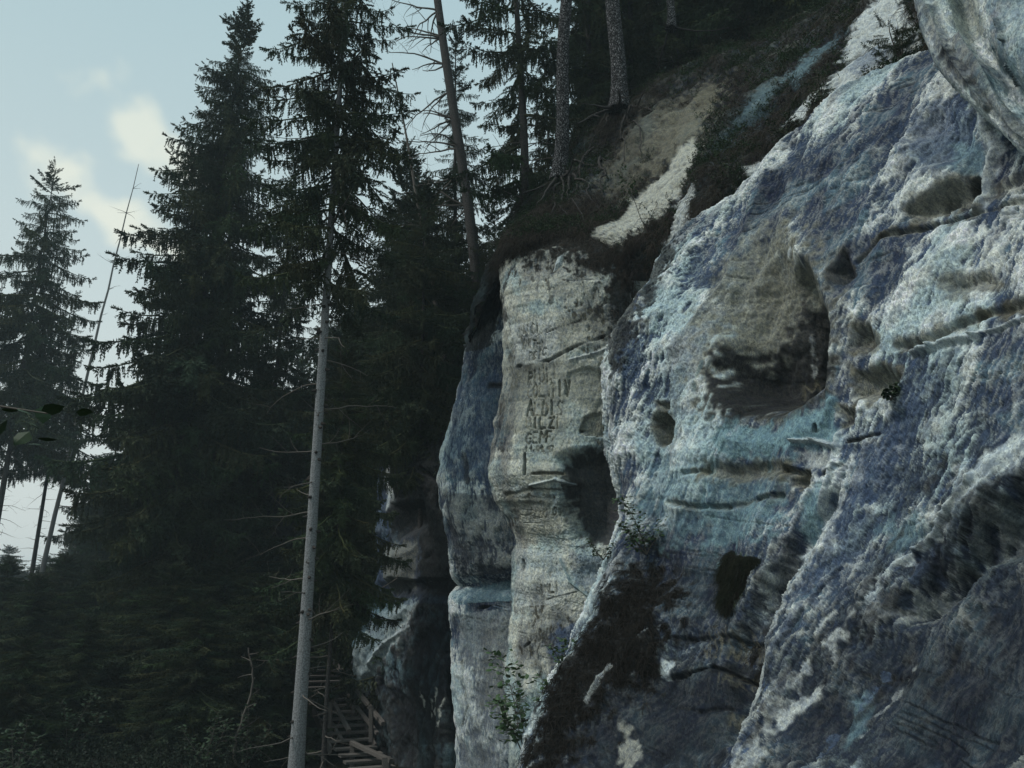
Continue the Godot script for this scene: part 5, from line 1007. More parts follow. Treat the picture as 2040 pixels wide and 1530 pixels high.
# a: foot, t: tip. crown from share c0 of the height; reach: crown radius in metres at its widest; thin: how open it is
func spruce(a: Vector3, t: Vector3, o: Dictionary) -> Node3D:
	var root := thing("spruce", a, o.label, "spruce", o.get("group", ""))
	var axis := t - a
	var h := axis.length()
	var r0: float = o.get("radius", h * 0.0075)
	var pts := PackedVector3Array()
	var rr := PackedFloat32Array()
	var wob := Vector3(R(-1, 1), 0, R(-1, 1)) * 0.05
	for k in 15:
		var x := k / 14.0
		pts.append(axis * x + wob * sin(x * 9.0) * (1.0 - x) * 1.5)
		rr.append(lerpf(r0, 0.012, pow(x, 0.9)) * (1.0 + 0.35 * pow(1.0 - x, 18.0)))
	var b := MB.new()
	b.tube(pts, rr, 12)
	part("trunk", b.mesh(), o.get("bark", M.bark), root)
	var c0: float = o.get("crown", 0.25)
	var reach: float = o.get("reach", 2.4)
	var dense: float = o.get("dense", 1.0)
	var open: float = o.get("open", 0.0)
	var shape: float = o.get("shape", 0.75)
	var spots := [[], [], [], []]
	var tint := [PackedColorArray(), PackedColorArray(), PackedColorArray(), PackedColorArray()]
	var y := h
	var turn := R(0, TAU)
	while y > h * c0:
		var x := 1.0 - (y / h - c0) / (1.0 - c0)          # 0 at the tip, 1 at the lowest bough
		var n := int(round(lerpf(4.0, 6.5, minf(x * 3.0, 1.0)) * dense))
		turn += R(0.3, 1.0)
		for k in n:
			if rng.randf() < open:
				continue
			var az := turn + TAU * (k + R(-0.35, 0.35)) / n
			var length := reach * pow(clampf(x, 0.015, 1.0), shape) * R(0.5, 1.28)
			if x > 0.85:
				length *= lerpf(1.0, 0.75, (x - 0.85) / 0.15)
			length *= lerpf(1.0, o.get("waist", 1.0), smoothstep(0.62, 0.95, x))
			length = maxf(length, 0.28)
			var kind := 0 if x < 0.10 else (1 if x < 0.4 else 2)
			var pitch := lerpf(0.55, 0.05, minf(x * 5.0, 1.0)) if kind == 0 else lerpf(0.12, -0.28, x)
			pitch += R(-0.14, 0.14)
			var bas := Basis(Vector3.UP, az) * Basis(Vector3(0, 0, 1), pitch) * Basis(Vector3.RIGHT, R(-0.25, 0.25))
			var fat := 1.0 if kind > 0 else 1.0
			bas = bas.scaled_local(Vector3(length, length * R(0.9, 1.25) * fat, length * R(0.9, 1.2)))
			spots[kind].append(Transform3D(bas, pts[clampi(int(y / h * 14.0), 0, 13)].lerp(pts[clampi(int(y / h * 14.0), 0, 13) + 1], y / h * 14.0 - clampi(int(y / h * 14.0), 0, 13)) + Vector3(0, R(-0.22, 0.22), 0)))
			var g := R(0.6, 1.45)
			tint[kind].append(Color(g * R(0.85, 1.35), g, g * R(0.7, 1.1)))
		y -= lerpf(0.14, 0.40, minf(x * 2.5, 1.0)) * R(0.8, 1.2) * o.get("gap", 1.0)
	var crown := Node3D.new()
	crown.name = "crown"
	root.add_child(crown)
	for kind in 3:
		for v in boughs[kind].size():
			var pick: Array[Transform3D] = []
			var cols := PackedColorArray()
			for i in spots[kind].size():
				if i % boughs[kind].size() == v:
					pick.append(spots[kind][i])
					cols.append(tint[kind][i])
			if pick.size():
				var mm := scatter("boughs", boughs[kind][v], M.needle, pick, crown, cols)
				mm.set_meta("kind", "stuff")
	# leader
	var lead := MB.new()
	hanging_twig(lead, pts[13].lerp(pts[14], 0.6), axis.normalized(), 0.75, 0.09, 0.0)
	part("leader", lead.mesh(), M.needle, root)
	# dead twigs under the crown
	var d := MB.new()
	var m: int = o.get("snags", 14)
	for k in m:
		var yy := h * lerpf(o.get("snag_low", 0.04), c0 + 0.15, (k + R(0, 1)) / m)
		var az := R(0, TAU)
		var p := pts[clampi(int(yy / h * 14.0), 0, 13)].lerp(pts[clampi(int(yy / h * 14.0), 0, 13) + 1], yy / h * 14.0 - clampi(int(yy / h * 14.0), 0, 13))
		crooked(d, p, Vector3(cos(az), R(-0.35, 0.05), sin(az)), R(0.4, 1.5), 0.014, 2)
	for k in int(o.get("knots", 0)):
		var yy := h * R(0.03, c0)
		var az := R(0, TAU)
		var p := pts[clampi(int(yy / h * 14.0), 0, 13)].lerp(pts[clampi(int(yy / h * 14.0), 0, 13) + 1], yy / h * 14.0 - clampi(int(yy / h * 14.0), 0, 13))
		var dd := Vector3(cos(az), -0.2, sin(az))
		d.tube(PackedVector3Array([p, p + dd * (r0 * 0.95), p + dd * (r0 * 0.95 + 0.05)]), PackedFloat32Array([0.03, 0.03, 0.012]), 6, Color(0.35, 0.35, 0.35))
	if m > 0:
		part("dead_twigs", d.mesh(), M.dead, root).set_meta("kind", "stuff")
	return root

# a crooked bare branch with forks
func crooked(b: MB, p: Vector3, d: Vector3, length: float, r: float, forks: int, col := Color.WHITE, curl := 0.0) -> void:
	var n := maxi(4, int(length / 0.16))
	n = mini(n, 14)
	var pts := PackedVector3Array([p])
	var rr := PackedFloat32Array([r])
	var dir := d.normalized()
	for k in n:
		dir = (dir + Vector3(R(-0.2, 0.2), R(-0.2, 0.2) + curl, R(-0.2, 0.2))).normalized()
		pts.append(pts[-1] + dir * length / n)
		rr.append(lerpf(r, r * 0.25, (k + 1.0) / n))
		if forks > 0 and k > 0 and rng.randf() < 0.42:
			var side := dir.cross(Vector3(R(-1, 1), R(-1, 1), R(-1, 1))).normalized()
			crooked(b, pts[-1], dir * 0.6 + side * 0.9, length * R(0.25, 0.5), rr[-1] * 0.65, forks - 1, col, curl * 0.6)
	b.tube(pts, rr, 5 if r > 0.012 else 3, col)

# a pine: bare crooked boughs with tufted twig ends above height share c0
func pine(a: Vector3, t: Vector3, o: Dictionary) -> Node3D:
	var root := thing("pine", a, o.label, "pine", o.get("group", ""))
	var axis := t - a
	var h := axis.length()
	var r0: float = o.get("radius", 0.16)
	var b := MB.new()
	var pts := PackedVector3Array()
	var rr := PackedFloat32Array()
	var bend: Vector3 = o.get("bend", Vector3.ZERO)
	for k in 25:
		var x := k / 24.0
		pts.append(axis * x + bend * sin(x * PI) + Vector3(sin(x * 13.0), 0, cos(x * 11.0)) * 0.03)
		rr.append(lerpf(r0, r0 * o.get("tip", 0.4), x) * (1.0 + 0.55 * pow(1.0 - x, 26.0)))
	b.tube(pts, rr, 16)
	part("trunk", b.mesh(), o.get("bark", M.pine_bark), root)
	for k in int(o.get("roots", 0)):
		var az := TAU * k / float(o.roots) + R(-0.3, 0.3)
		var rb := MB.new()
		crooked(rb, Vector3(cos(az), 0.12 / r0 * 0.5, sin(az)) * r0 * 0.8, Vector3(cos(az), -0.55, sin(az)), R(0.7, 1.4), r0 * 0.26, 1)
		part("root", rb.mesh(), M.bark, root)
	for k in int(o.get("boughs", 0)):
		var x: float = lerpf(o.get("low", 0.5), 0.98, (k + R(0, 0.9)) / float(o.boughs))
		var az: float = o.get("towards", R(0, TAU)) + R(-1, 1) * float(o.get("fan", 3.14))
		var nb := MB.new()
		crooked(nb, pts[int(x * 24)], Vector3(cos(az), R(-0.1, 0.5), -sin(az)), R(0.8, 1.7) * float(o.get("span", 1.0)), r0 * 0.17, 2, Color.WHITE, -0.04)
		part("bough", nb.mesh(), M.dead, root)
	for f in o.get("tufts", []):
		var nb := MB.new()
		for k in 26:
			var p: Vector3 = f + Vector3(R(-1, 1), R(-0.5, 0.6), R(-1, 1)) * 0.42
			for m in 16:
				tuft(nb, p, Vector3(R(-1, 1), R(-0.3, 1), R(-1, 1)).normalized(), R(0.05, 0.09), 0.006, R(0.7, 1.3))
		part("needles", nb.mesh(), M.pine_needle, root, Vector3.ZERO).set_meta("kind", "stuff")
	return root

# a dead stem with short twigs
func snag(a: Vector3, t: Vector3, label: String, r0: float, n: int, span: float, m: Material) -> Node3D:
	var root := thing("dead_tree", a, label, "dead tree")
	var axis := t - a
	var pts := PackedVector3Array()
	var rr := PackedFloat32Array()
	var w := Vector3(R(-1, 1), 0, R(-1, 1)) * 0.12
	for k in 19:
		var x := k / 18.0
		pts.append(axis * x + w * sin(x * 7.0) + Vector3(R(-1, 1), 0, R(-1, 1)) * 0.02)
		rr.append(lerpf(r0, 0.015, x))
	var b := MB.new()
	b.tube(pts, rr, 8)
	part("trunk", b.mesh(), m, root)
	var d := MB.new()
	for k in n:
		var x := lerpf(0.35, 0.99, (k + R(0, 1)) / n)
		var az := R(0, TAU)
		crooked(d, pts[int(x * 18)], Vector3(cos(az), R(-0.2, 0.7), sin(az)), R(0.3, 1.0) * span * lerpf(1.3, 0.5, x), 0.014, 1)
	part("twigs", d.mesh(), m, root).set_meta("kind", "stuff")
	return root

# leaves: pointed ovals folded along the midrib, unit length along +y
func leaf_mesh(width: float, fold: float) -> ArrayMesh:
	var b := MB.new()
	var spine := [Vector3(0, 0, 0), Vector3(0, 0.3, 0.04), Vector3(0, 0.65, 0.05), Vector3(0, 1, -0.02)]
	var half := [0.0, width * 0.46, width * 0.4, 0.0]
	for k in 3:
		for s in [-1.0, 1.0]:
			var p0: Vector3 = spine[k]
			var p1: Vector3 = spine[k + 1]
			var q0: Vector3 = p0 + Vector3(s * half[k], 0, -fold * half[k])
			var q1: Vector3 = p1 + Vector3(s * half[k + 1], 0, -fold * half[k + 1])
			if s > 0:
				if half[k] > 0: b.tri(p0, p1, q0)
				if half[k + 1] > 0: b.tri(p1, q1, q0 if half[k] > 0 else p0)
			else:
				if half[k] > 0: b.tri(p0, q0, p1)
				if half[k + 1] > 0: b.tri(p1, q0 if half[k] > 0 else p0, q1)
	return b.mesh()

# a leafy sapling: stems from its foot, with each leaf a part of its own (single = true) or one mass of leaves
func sapling(called: String, label: String, category: String, at: Vector3, o: Dictionary) -> Node3D:
	var root := thing(called, at, label, category, o.get("group", ""))
	var wood := MB.new()
	var spots: Array[Transform3D] = []
	var leaf_l: float = o.get("leaf", 0.05)
	for st in o.stems:
		var n := 10
		var p := Vector3.ZERO
		var dir: Vector3 = st[0].normalized()
		var length: float = st[0].length()
		var pts := PackedVector3Array([p])
		var rr := PackedFloat32Array([o.get("thick", 0.008)])
		for k in n:
			dir = (dir + Vector3(R(-0.12, 0.12), R(-0.08, 0.08) + st[1], R(-0.12, 0.12))).normalized()
			p += dir * length / n
			pts.append(p)
			rr.append(o.get("thick", 0.008) * (1.0 - 0.75 * (k + 1) / n))
			if k < 1: continue
			for s in int(o.get("side", 2)):
				var az := R(0, TAU)
				var d2 := (Vector3(cos(az), R(-0.2, 0.5), sin(az)) + dir * 0.4).normalized()
				var len2: float = length * R(0.12, 0.3) * (1.1 - 0.5 * k / n)
				var e := p
				var tw := PackedVector3Array([p])
				var m := maxi(2, int(len2 / (leaf_l * 0.8)))
				for j in m:
					d2 = (d2 + Vector3(R(-0.2, 0.2), R(-0.25, 0.1), R(-0.2, 0.2))).normalized()
					e += d2 * len2 / m
					tw.append(e)
					var ld := (d2 * 0.5 + Vector3(R(-1, 1), R(-0.8, 0.3), R(-1, 1))).normalized()
					spots.append(leaf_at(e, ld, leaf_l * R(0.7, 1.25)))
				wood.tube(tw, PackedFloat32Array(range(tw.size()).map(func(_x): return 0.0025)), 3)
		wood.tube(pts, rr, 6)
	part("stem", wood.mesh(), M.dead, root)
	var lm: ArrayMesh = o.get("mesh", M.leaf_shape)
	if o.get("single", false):
		for i in mini(spots.size(), 290):
			var l := part("leaf", lm, o.get("mat", M.leaf), root)
			l.transform = spots[i]
	else:
		scatter("leaves", lm, o.get("mat", M.leaf), spots, root).set_meta("kind", "stuff")
	return root

func leaf_at(p: Vector3, d: Vector3, length: float) -> Transform3D:
	var side := d.cross(Vector3(R(-0.5, 0.5), 1, R(-0.5, 0.5))).normalized()
	return Transform3D(Basis(side * length, d * length, side.cross(d) * length), p)


# ------------------------------------------------------------------ the scene
func _ready() -> void:
	rng.seed = 11
	# camera
	var cam := Camera3D.new()
	cam.name = "camera"
	cam.position = Vector3(0, 1.7, 0)
	cam.rotation_degrees = Vector3(16, 0, 0)
	cam.fov = 50
	cam.near = 0.05
	cam.far = 900
	add_child(cam)
	# sky and light
	var sky_mat := ProceduralSkyMaterial.new()
	sky_mat.sky_top_color = Color(0.33, 0.525, 0.60).linear_to_srgb()
	sky_mat.sky_horizon_color = Color(0.86, 0.89, 0.84).linear_to_srgb()
	sky_mat.sky_curve = 0.40
	sky_mat.ground_bottom_color = Color(0.03, 0.03, 0.025).linear_to_srgb()
	sky_mat.ground_horizon_color = Color(0.12, 0.12, 0.11).linear_to_srgb()
	sky_mat.sun_angle_max = 1.0
	sky_mat.sky_cover = clouds()
	sky_mat.sky_cover_modulate = Color(1, 1, 1)
	var env := Environment.new()
	env.background_mode = Environment.BG_SKY
	env.sky = Sky.new()
	env.sky.sky_material = sky_mat
	env.tonemap_mode = Environment.TONE_MAPPER_LINEAR
	env.tonemap_exposure = 1.0
	env.fog_enabled = true
	env.fog_density = 0.0016
	env.fog_light_color = Color(0.84, 0.92, 0.95)
	env.sdfgi_enabled = true
	env.ssao_enabled = true
	env.ssil_enabled = true
	var we := WorldEnvironment.new()
	we.name = "world_environment"
	we.environment = env
	add_child(we)
	var sun := DirectionalLight3D.new()
	sun.name = "sun"
	sun.light_energy = 0.6
	sun.light_color = Color(1.0, 0.99, 0.97)
	sun.light_angular_distance = 12.0
	sun.shadow_enabled = true
	add_child(sun)
	sun.look_at_from_position(Vector3(-9, 12, 3.2), Vector3.ZERO)

	noise_a.seed = 3; noise_a.frequency = 0.9; noise_a.fractal_octaves = 4; noise_a.noise_type = FastNoiseLite.TYPE_SIMPLEX_SMOOTH
	noise_b.seed = 8; noise_b.frequency = 4.6; noise_b.fractal_octaves = 4; noise_b.noise_type = FastNoiseLite.TYPE_SIMPLEX_SMOOTH; noise_b.fractal_gain = 0.6
	noise_c.seed = 21; noise_c.frequency = 7.0; noise_c.fractal_octaves = 2; noise_c.noise_type = FastNoiseLite.TYPE_SIMPLEX_SMOOTH
	materials()
	build_rock()
	build_ground()
	build_trees()
	build_plants()
	build_stairs()


func clouds() -> ImageTexture:
	# thin banks of cumulus low round the whole sky
	var w := 2048
	var h := 1024
	var im := Image.create(w, h, false, Image.FORMAT_RGBA8)
	im.fill(Color(0, 0, 0, 0))
	var fn := FastNoiseLite.new()
	fn.seed = 5
	fn.frequency = 5.2
	fn.fractal_octaves = 6
	fn.noise_type = FastNoiseLite.TYPE_SIMPLEX_SMOOTH
	var banks := []
	var r2 := RandomNumberGenerator.new()
	r2.seed = 77
	for k in 9:
		banks.append([-150.0 + k * 40.0 + r2.randf_range(-6, 6), r2.randf_range(20, 30), r2.randf_range(5, 9), r2.randf_range(1.6, 3.0)])
	# the ragged small clouds over the tops of the spruces
	banks.append([-27.6, 30.2, 3.0, 2.0])
	banks.append([-24.4, 29.0, 3.4, 1.7])
	banks.append([-31.6, 27.0, 3.0, 1.5])
	banks.append([-28.2, 24.6, 4.6, 1.2])
	banks.append([-25.6, 23.4, 3.6, 0.9])
	for b in banks:
		if b[0] > -50 and b[0] < -12 and b[2] > 4.7:
			continue
		for y in range(int((90 - b[1] - 6) / 180.0 * h), int((90 - b[1] + 6) / 180.0 * h)):
			for x in range(int((b[0] - 16) / 360.0 * w), int((b[0] + 16) / 360.0 * w)):
				var lon := (x + 0.5) / w * 360.0
				var lat := 90.0 - (y + 0.5) / h * 180.0
				var dx: float = (lon - b[0]) / b[2]
				var dy: float = (lat - b[1] + dx * 1.1 * (1.0 if b[2] == 4.6 else 0.4)) / b[3]
				var fall := 1.0 - sqrt(dx * dx + dy * dy)
				if fall < -1.2:
					continue
				var dir := Vector3(cos(deg_to_rad(lat)) * sin(deg_to_rad(lon)), sin(deg_to_rad(lat)), -cos(deg_to_rad(lat)) * cos(deg_to_rad(lon)))
				var d := smoothstep(-0.25, 0.85, fall + fn.get_noise_3dv(dir * 2.0) * 1.5)
				if d <= 0.0:
					continue
				var old := im.get_pixel(posmod(x, w), y)
				im.set_pixel(posmod(x, w), y, Color(1.0, 0.86, 0.56, maxf(old.a, d * 0.26)))
	return ImageTexture.create_from_image(im)

func materials() -> void:
	var rough_bump := noise_image(0.016, 7, 0.0, 1.0, 9, 1024)
	M.rock = triplanar(mat(Color(1.0, 1.0, 1.0), 0.95, 0.15), mottle_image(), flaky_image(), Vector3(0.8, 0.5, 0.8), 1.2)
	var bark_bump := noise_image(0.02, 5, 0.0, 1.0, 31, 512, true)
	M.bark = triplanar(mat(Color(0.075, 0.07, 0.066)), noise_image(0.03, 4, 0.5, 1.3, 12), bark_bump, Vector3(2.4, 1.1, 2.4), 2.0)
	M.pale_bark = triplanar(mat(Color(0.28, 0.29, 0.295)), noise_image(0.03, 5, 0.55, 1.2, 13), bark_bump, Vector3(2.2, 1.6, 2.2), 0.8)
	M.pine_bark = triplanar(mat(Color(0.42, 0.42, 0.43)), noise_image(0.03, 3, 1.5, -0.5, 14, 512, true), noise_image(0.03, 3, 1.0, 0.0, 14, 512, true), Vector3(1.9, 0.7, 1.9), 5.0)
	M.dead = mat(Color(0.13, 0.115, 0.10))
	M.pale_dead = mat(Color(0.19, 0.185, 0.18))
	M.needle = mat(Color(0.042, 0.064, 0.034), 0.8, 0.3)
	M.needle.vertex_color_use_as_albedo = true
	M.pine_needle = mat(Color(0.05, 0.07, 0.04), 0.8, 0.3)
	M.leaf = mat(Color(0.055, 0.10, 0.04), 0.55, 0.4)
	M.leaf.backlight_enabled = true
	M.leaf.backlight = Color(0.35, 0.4, 0.2)
	M.leaf_dark = mat(Color(0.035, 0.06, 0.03), 0.6, 0.3)
	M.leaf_dark.backlight_enabled = true
	M.leaf_dark.backlight = Color(0.25, 0.3, 0.15)
	M.soil = triplanar(mat(Color(0.5, 0.5, 0.5)), noise_image(0.02, 5, 0.4, 1.3, 17), rough_bump, Vector3.ONE * 0.9, 6.0)
	M.wood = triplanar(mat(Color(0.18, 0.165, 0.15)), noise_image(0.03, 4, 0.6, 1.2, 19), bark_bump, Vector3(3, 3, 3), 0.5)
	M.straw = mat(Color(0.068, 0.063, 0.054))
	M.moss = mat(Color(0.032, 0.038, 0.026))

func build_rock() -> void:
	var cliff := thing("cliff", Vector3.ZERO, "weathered pale sandstone cliff with blue lichen, caves and carved names", "", "", "structure")
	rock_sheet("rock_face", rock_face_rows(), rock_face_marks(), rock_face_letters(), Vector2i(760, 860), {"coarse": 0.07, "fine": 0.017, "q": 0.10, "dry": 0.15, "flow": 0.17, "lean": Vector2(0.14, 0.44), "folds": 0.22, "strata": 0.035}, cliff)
	rock_sheet("rock_pillar", pillar_rows(), pillar_marks(), pillar_letters(), Vector2i(330, 860), {"coarse": 0.05, "fine": 0.012, "q": -0.22, "dry": 0.4, "low": 6, "high": 12, "flow": 0.5, "strata": 0.035}, cliff)
	rock_sheet("rock_pillar", pillar2_rows(), pillar2_marks(), pillar2_letters(), Vector2i(200, 520), {"coarse": 0.08, "fine": 0.014, "q": 0.1, "dry": 0.3, "folds": 0.1}, cliff)
	rock_sheet("rock_ledge", ledge_rows(), ledge_marks(), ledge_letters(), Vector2i(180, 300), {"coarse": 0.15, "fine": 0.016, "q": 0.15, "low": 5, "high": 10, "dry": 0.1, "cap": 5.25}, cliff)
	rock_sheet("rock_bluff", bluff_rows(), bluff_marks(), bluff_letters(), Vector2i(110, 130), {"coarse": 0.3, "fine": 0.02, "q": 0.4}, cliff)
	rock_sheet("rock_overhang", overhang_rows(), overhang_marks(), overhang_letters(), Vector2i(290, 300), {"coarse": 0.025, "fine": 0.008, "q": -0.3, "strata": 0.0, "flow": 0.5, "lean": Vector2(-0.5, 0)}, cliff)
	var hill := thing("hillside", Vector3.ZERO, "steep earthy slope with bare sandstone slabs above the cliff", "", "", "structure")
	rock_sheet("earth_slope", hillside_rows(), hillside_marks(), [], Vector2i(350, 260), {"coarse": 0.12, "fine": 0.03, "q": 0.0, "low": 5, "high": 5, "dry": 0.1, "flow": 1.0, "teal": 0.25}, hill)

var S := {}
var far_h := 1.0
func rock_sheet(called: String, rows: Array, marks: Array, letters: Array, n: Vector2i, o: Dictionary, parent: Node) -> void:
	var s := sheet(rows, n.x, n.y)
	var m := finish(s, marks, o, letters)
	var p := part(called, m, M.rock, parent)
	S[String(p.name)] = s


func ground_y(x: float, z: float) -> float:
	var d := -z
	var xs := [-60.0, -5.0, 3.0, 14.0, 30.0, 60.0, 120.0, 400.0]
	var ys := [0.1, 0.1, 0.0, -0.9, -1.0, 1.5, 8.0, 14.0]
	var y: float = ys[0]
	for k in 7:
		if d >= xs[k]:
			y = lerpf(ys[k], ys[k + 1], clampf((d - xs[k]) / (xs[k + 1] - xs[k]), 0.0, 1.0))
	y -= 0.35 * smoothstep(3.2, 1.4, absf(x + 3.2)) * smoothstep(7.0, 3.5, absf(z + 18.0))
	return y + 0.10 * noise_a.get_noise_2d(x * 0.25, z * 0.25) + 0.03 * noise_a.get_noise_2d(x * 2.0, z * 2.0)

func build_ground() -> void:
	var b := MB.new()
	var n := 240
	var xs := PackedFloat32Array()
	for k in n + 1:
		var t := float(k) / n * 2.0 - 1.0
		xs.append(22.0 * t + 378.0 * pow(absf(t), 5.0) * signf(t))
	for j in n + 1:
		for i in n + 1:
			var p := Vector3(xs[i] - 4.0, 0, xs[j] - 16.0)
			p.y = ground_y(p.x, p.z)
			b.v.append(p)
			var e := 0.05
			b.n.append(Vector3(ground_y(p.x - e, p.z) - ground_y(p.x + e, p.z), 2.0 * e, ground_y(p.x, p.z - e) - ground_y(p.x, p.z + e)).normalized())
			var m := noise_a.get_noise_2d(p.x * 0.7, p.z * 0.7)
			b.c.append(Color(0.055, 0.045, 0.03).lerp(Color(0.04, 0.055, 0.025), smoothstep(-0.2, 0.3, m)))
	for j in n:
		for i in n:
			var k := j * (n + 1) + i
			b.f.append(k); b.f.append(k + 1); b.f.append(k + n + 1)
			b.f.append(k + 1); b.f.append(k + n + 2); b.f.append(k + n + 1)
	tag(part("ground", b.mesh(), M.soil, self), "dark mossy forest floor sloping down from the viewer", "", "", "structure")

func foot(a: Vector3, t: Vector3) -> Vector3:
	var p := a
	for k in 4:
		var y := ground_y(p.x, p.z) - 0.15
		p = a + (t - a) * ((y - a.y) / (t.y - a.y))
	return p

func build_trees() -> void:
	for kind in 4:
		var list := []
		for v in [2, 3, 4, 2][kind]:
			list.append(bough_mesh(kind))
		boughs.append(list)
	# --- in front, by the stairs
	var a := Vector3(-3.37, -0.52, -14.00)
	var t := Vector3(-3.41, 21.02, -14.00)
	spruce(foot(a, t), t, {"label": "tall spruce with a long bare pale grey trunk left of the stairs", "bark": M.pale_bark, "radius": 0.115, "crown": 0.40, "reach": 1.6, "shape": 0.4, "dense": 1.0, "gap": 0.85, "snags": 34, "knots": 60, "open": 0.25})
	a = Vector3(-10.07, -2.10, -24.00); t = Vector3(-9.25, 22.31, -24.00)
	spruce(foot(a, t), t, {"label": "biggest spruce, broad dark crown reaching almost to the ground, left of the pale trunk", "radius": 0.19, "crown": 0.10, "reach": 3.7, "dense": 1.3, "gap": 0.7, "shape": 0.66, "waist": 0.55})
	a = Vector3(-21.08, 4.35, -34.00); t = Vector3(-21.20, 21.80, -34.00)
	spruce(foot(a, t), t, {"label": "slim spruce with its pointed top against the cloud at the left edge", "crown": 0.44, "reach": 3.2, "open": 0.3, "snags": 70, "shape": 0.55, "gap": 0.85})
	a = Vector3(-24.38, 4.59, -37.00); t = Vector3(-25.73, 19.90, -37.00)
	spruce(foot(a, t), t, {"label": "spruce cut by the left edge of the view, behind the slim pointed one", "crown": 0.45, "reach": 2.8, "open": 0.35, "snags": 60, "group": "spruces in the left background"})
	a = Vector3(-22.76, 6.01, -40.00); t = Vector3(-22.71, 17.93, -40.00)
	spruce(foot(a, t), t, {"label": "lower spruce with a bare leaning trunk left of the dead stem", "crown": 0.5, "reach": 2.6, "open": 0.3, "snags": 60, "group": "spruces in the left background"})
	a = Vector3(-8.39, 3.88, -28.00); t = Vector3(-8.32, 18.69, -28.00)
	spruce(foot(a, t), t, {"label": "spruce standing behind the pale trunk, between it and the biggest spruce", "crown": 0.10, "reach": 3.0, "open": 0.1, "gap": 0.8})
	# --- the thicket behind the rock pillars
	var thick := [
		[Vector3(-1.45, 3.34, -21.00), Vector3(-1.70, 18.68, -21.00), "tall spruce close behind the leaning pine, its boughs hanging round the bare trunk", 1.25],
		[Vector3(-3.16, 3.57, -24.00), Vector3(-3.45, 16.60, -24.00), "spruce behind the broken dead stem", 1.7],
		[Vector3(-2.06, 3.17, -18.90), Vector3(-2.25, 12.19, -18.90), "dark spruce before the lower half of the broken dead stem", 1.3],
		[Vector3(-0.42, 3.26, -20.00), Vector3(-0.46, 12.13, -20.00), "dark spruce hugging the upper end of the bluish rock pillar", 1.3],
		[Vector3(-2.76, 3.49, -23.00), Vector3(-2.85, 14.70, -23.00), "dark spruce with its tip right of the broken dead stem", 2.0],
		[Vector3(-3.97, 3.69, -25.50), Vector3(-4.09, 13.32, -25.50), "spruce in the thicket just right of the pale trunk", 2.0],
		[Vector3(-1.61, 3.38, -21.50), Vector3(-1.65, 12.28, -21.50), "dark spruce straight behind the leaning pine", 1.7],
		[Vector3(-0.86, 3.42, -22.00), Vector3(-0.85, 11.80, -22.00), "dark spruce nearest the bluish rock pillar", 1.7],
		[Vector3(-5.73, 3.96, -29.00), Vector3(-5.79, 12.46, -29.00), "far spruce showing behind the pale trunk, right side", 2.4],
		[Vector3(-2.75, 3.81, -27.00), Vector3(-2.70, 13.23, -27.00), "spruce deep in the thicket behind the pillars", 2.2],
		[Vector3(-7.22, 4.27, -33.00), Vector3(-7.45, 12.59, -33.00), "far spruce hidden in part by the pale trunk", 2.6],
	]
	for k in thick:
		spruce(foot(k[0], k[1]), k[1], {"label": k[2], "crown": 0.5 if k[3] == 1.3 else 0.06, "open": 0.35 if k[3] == 1.25 else 0.0, "reach": k[3] * 1.35, "dense": 1.25, "gap": 0.7, "shape": 0.48, "group": "dark spruces behind the rock pillars"})
	a = Vector3(-3.47, -0.93, -16.60); t = Vector3(-3.51, 7.18, -16.60)
	spruce(foot(a, t), t, {"label": "young spruce whose boughs hang over the top of the stairs", "crown": 0.38, "reach": 1.45, "dense": 1.3, "gap": 0.5, "shape": 0.5, "open": 0.1, "radius": 0.05})
	# --- far off, low in the left
	# [its tip, where it stands]
	var far := [
		[Vector3(-22.52, 12.05, -46.00), "left of the biggest spruce's crown, above the bright gaps"], [Vector3(-19.06, 12.78, -42.00), "behind the left flank of the biggest spruce"], [Vector3(-19.48, 13.49, -47.00), "behind the trunk of the biggest spruce, left side"],
		[Vector3(-16.76, 14.46, -44.00), "straight behind the biggest spruce"], [Vector3(-17.33, 14.89, -50.00), "behind the right flank of the biggest spruce"], [Vector3(-12.48, 13.83, -40.00), "above the far bluff, left one"], [Vector3(-11.27, 15.00, -42.00), "above the far bluff, beside the pale trunk"],
		[Vector3(-10.33, 14.46, -44.00), "just right of the pale trunk, far back"], [Vector3(-37.20, 6.90, -62.00), "lowest at the left edge under the bright gaps"], [Vector3(-35.41, 6.31, -64.00), "small one under the bright gaps"], [Vector3(-30.35, 7.08, -58.00), "under the dead stem"],
		[Vector3(-25.14, 9.82, -50.00), "at the foot of the dead stem, right side"], [Vector3(-17.80, 8.58, -38.00), "low under the biggest spruce's left boughs"], [Vector3(-13.90, 8.29, -33.00), "low behind the foot of the biggest spruce"], [Vector3(-12.26, 8.92, -34.00), "low between the biggest spruce and the bluff"],
		[Vector3(-10.71, 8.89, -36.00), "in front of the far bluff's top"], [Vector3(-7.16, 16.22, -34.00), "in the gap right of the pale trunk"], [Vector3(-4.56, 13.57, -32.00), "behind the thicket, left part"], [Vector3(-3.01, 14.40, -33.00), "behind the thicket, middle part"], [Vector3(-1.45, 13.57, -32.00), "behind the thicket, beside the bluish pillar"],
		[Vector3(-8.87, 5.26, -27.00), "dark one before the bluff's left end"], [Vector3(-11.04, 4.82, -29.00), "dark one low behind the biggest spruce's trunk"]]
	var first: Node3D = null
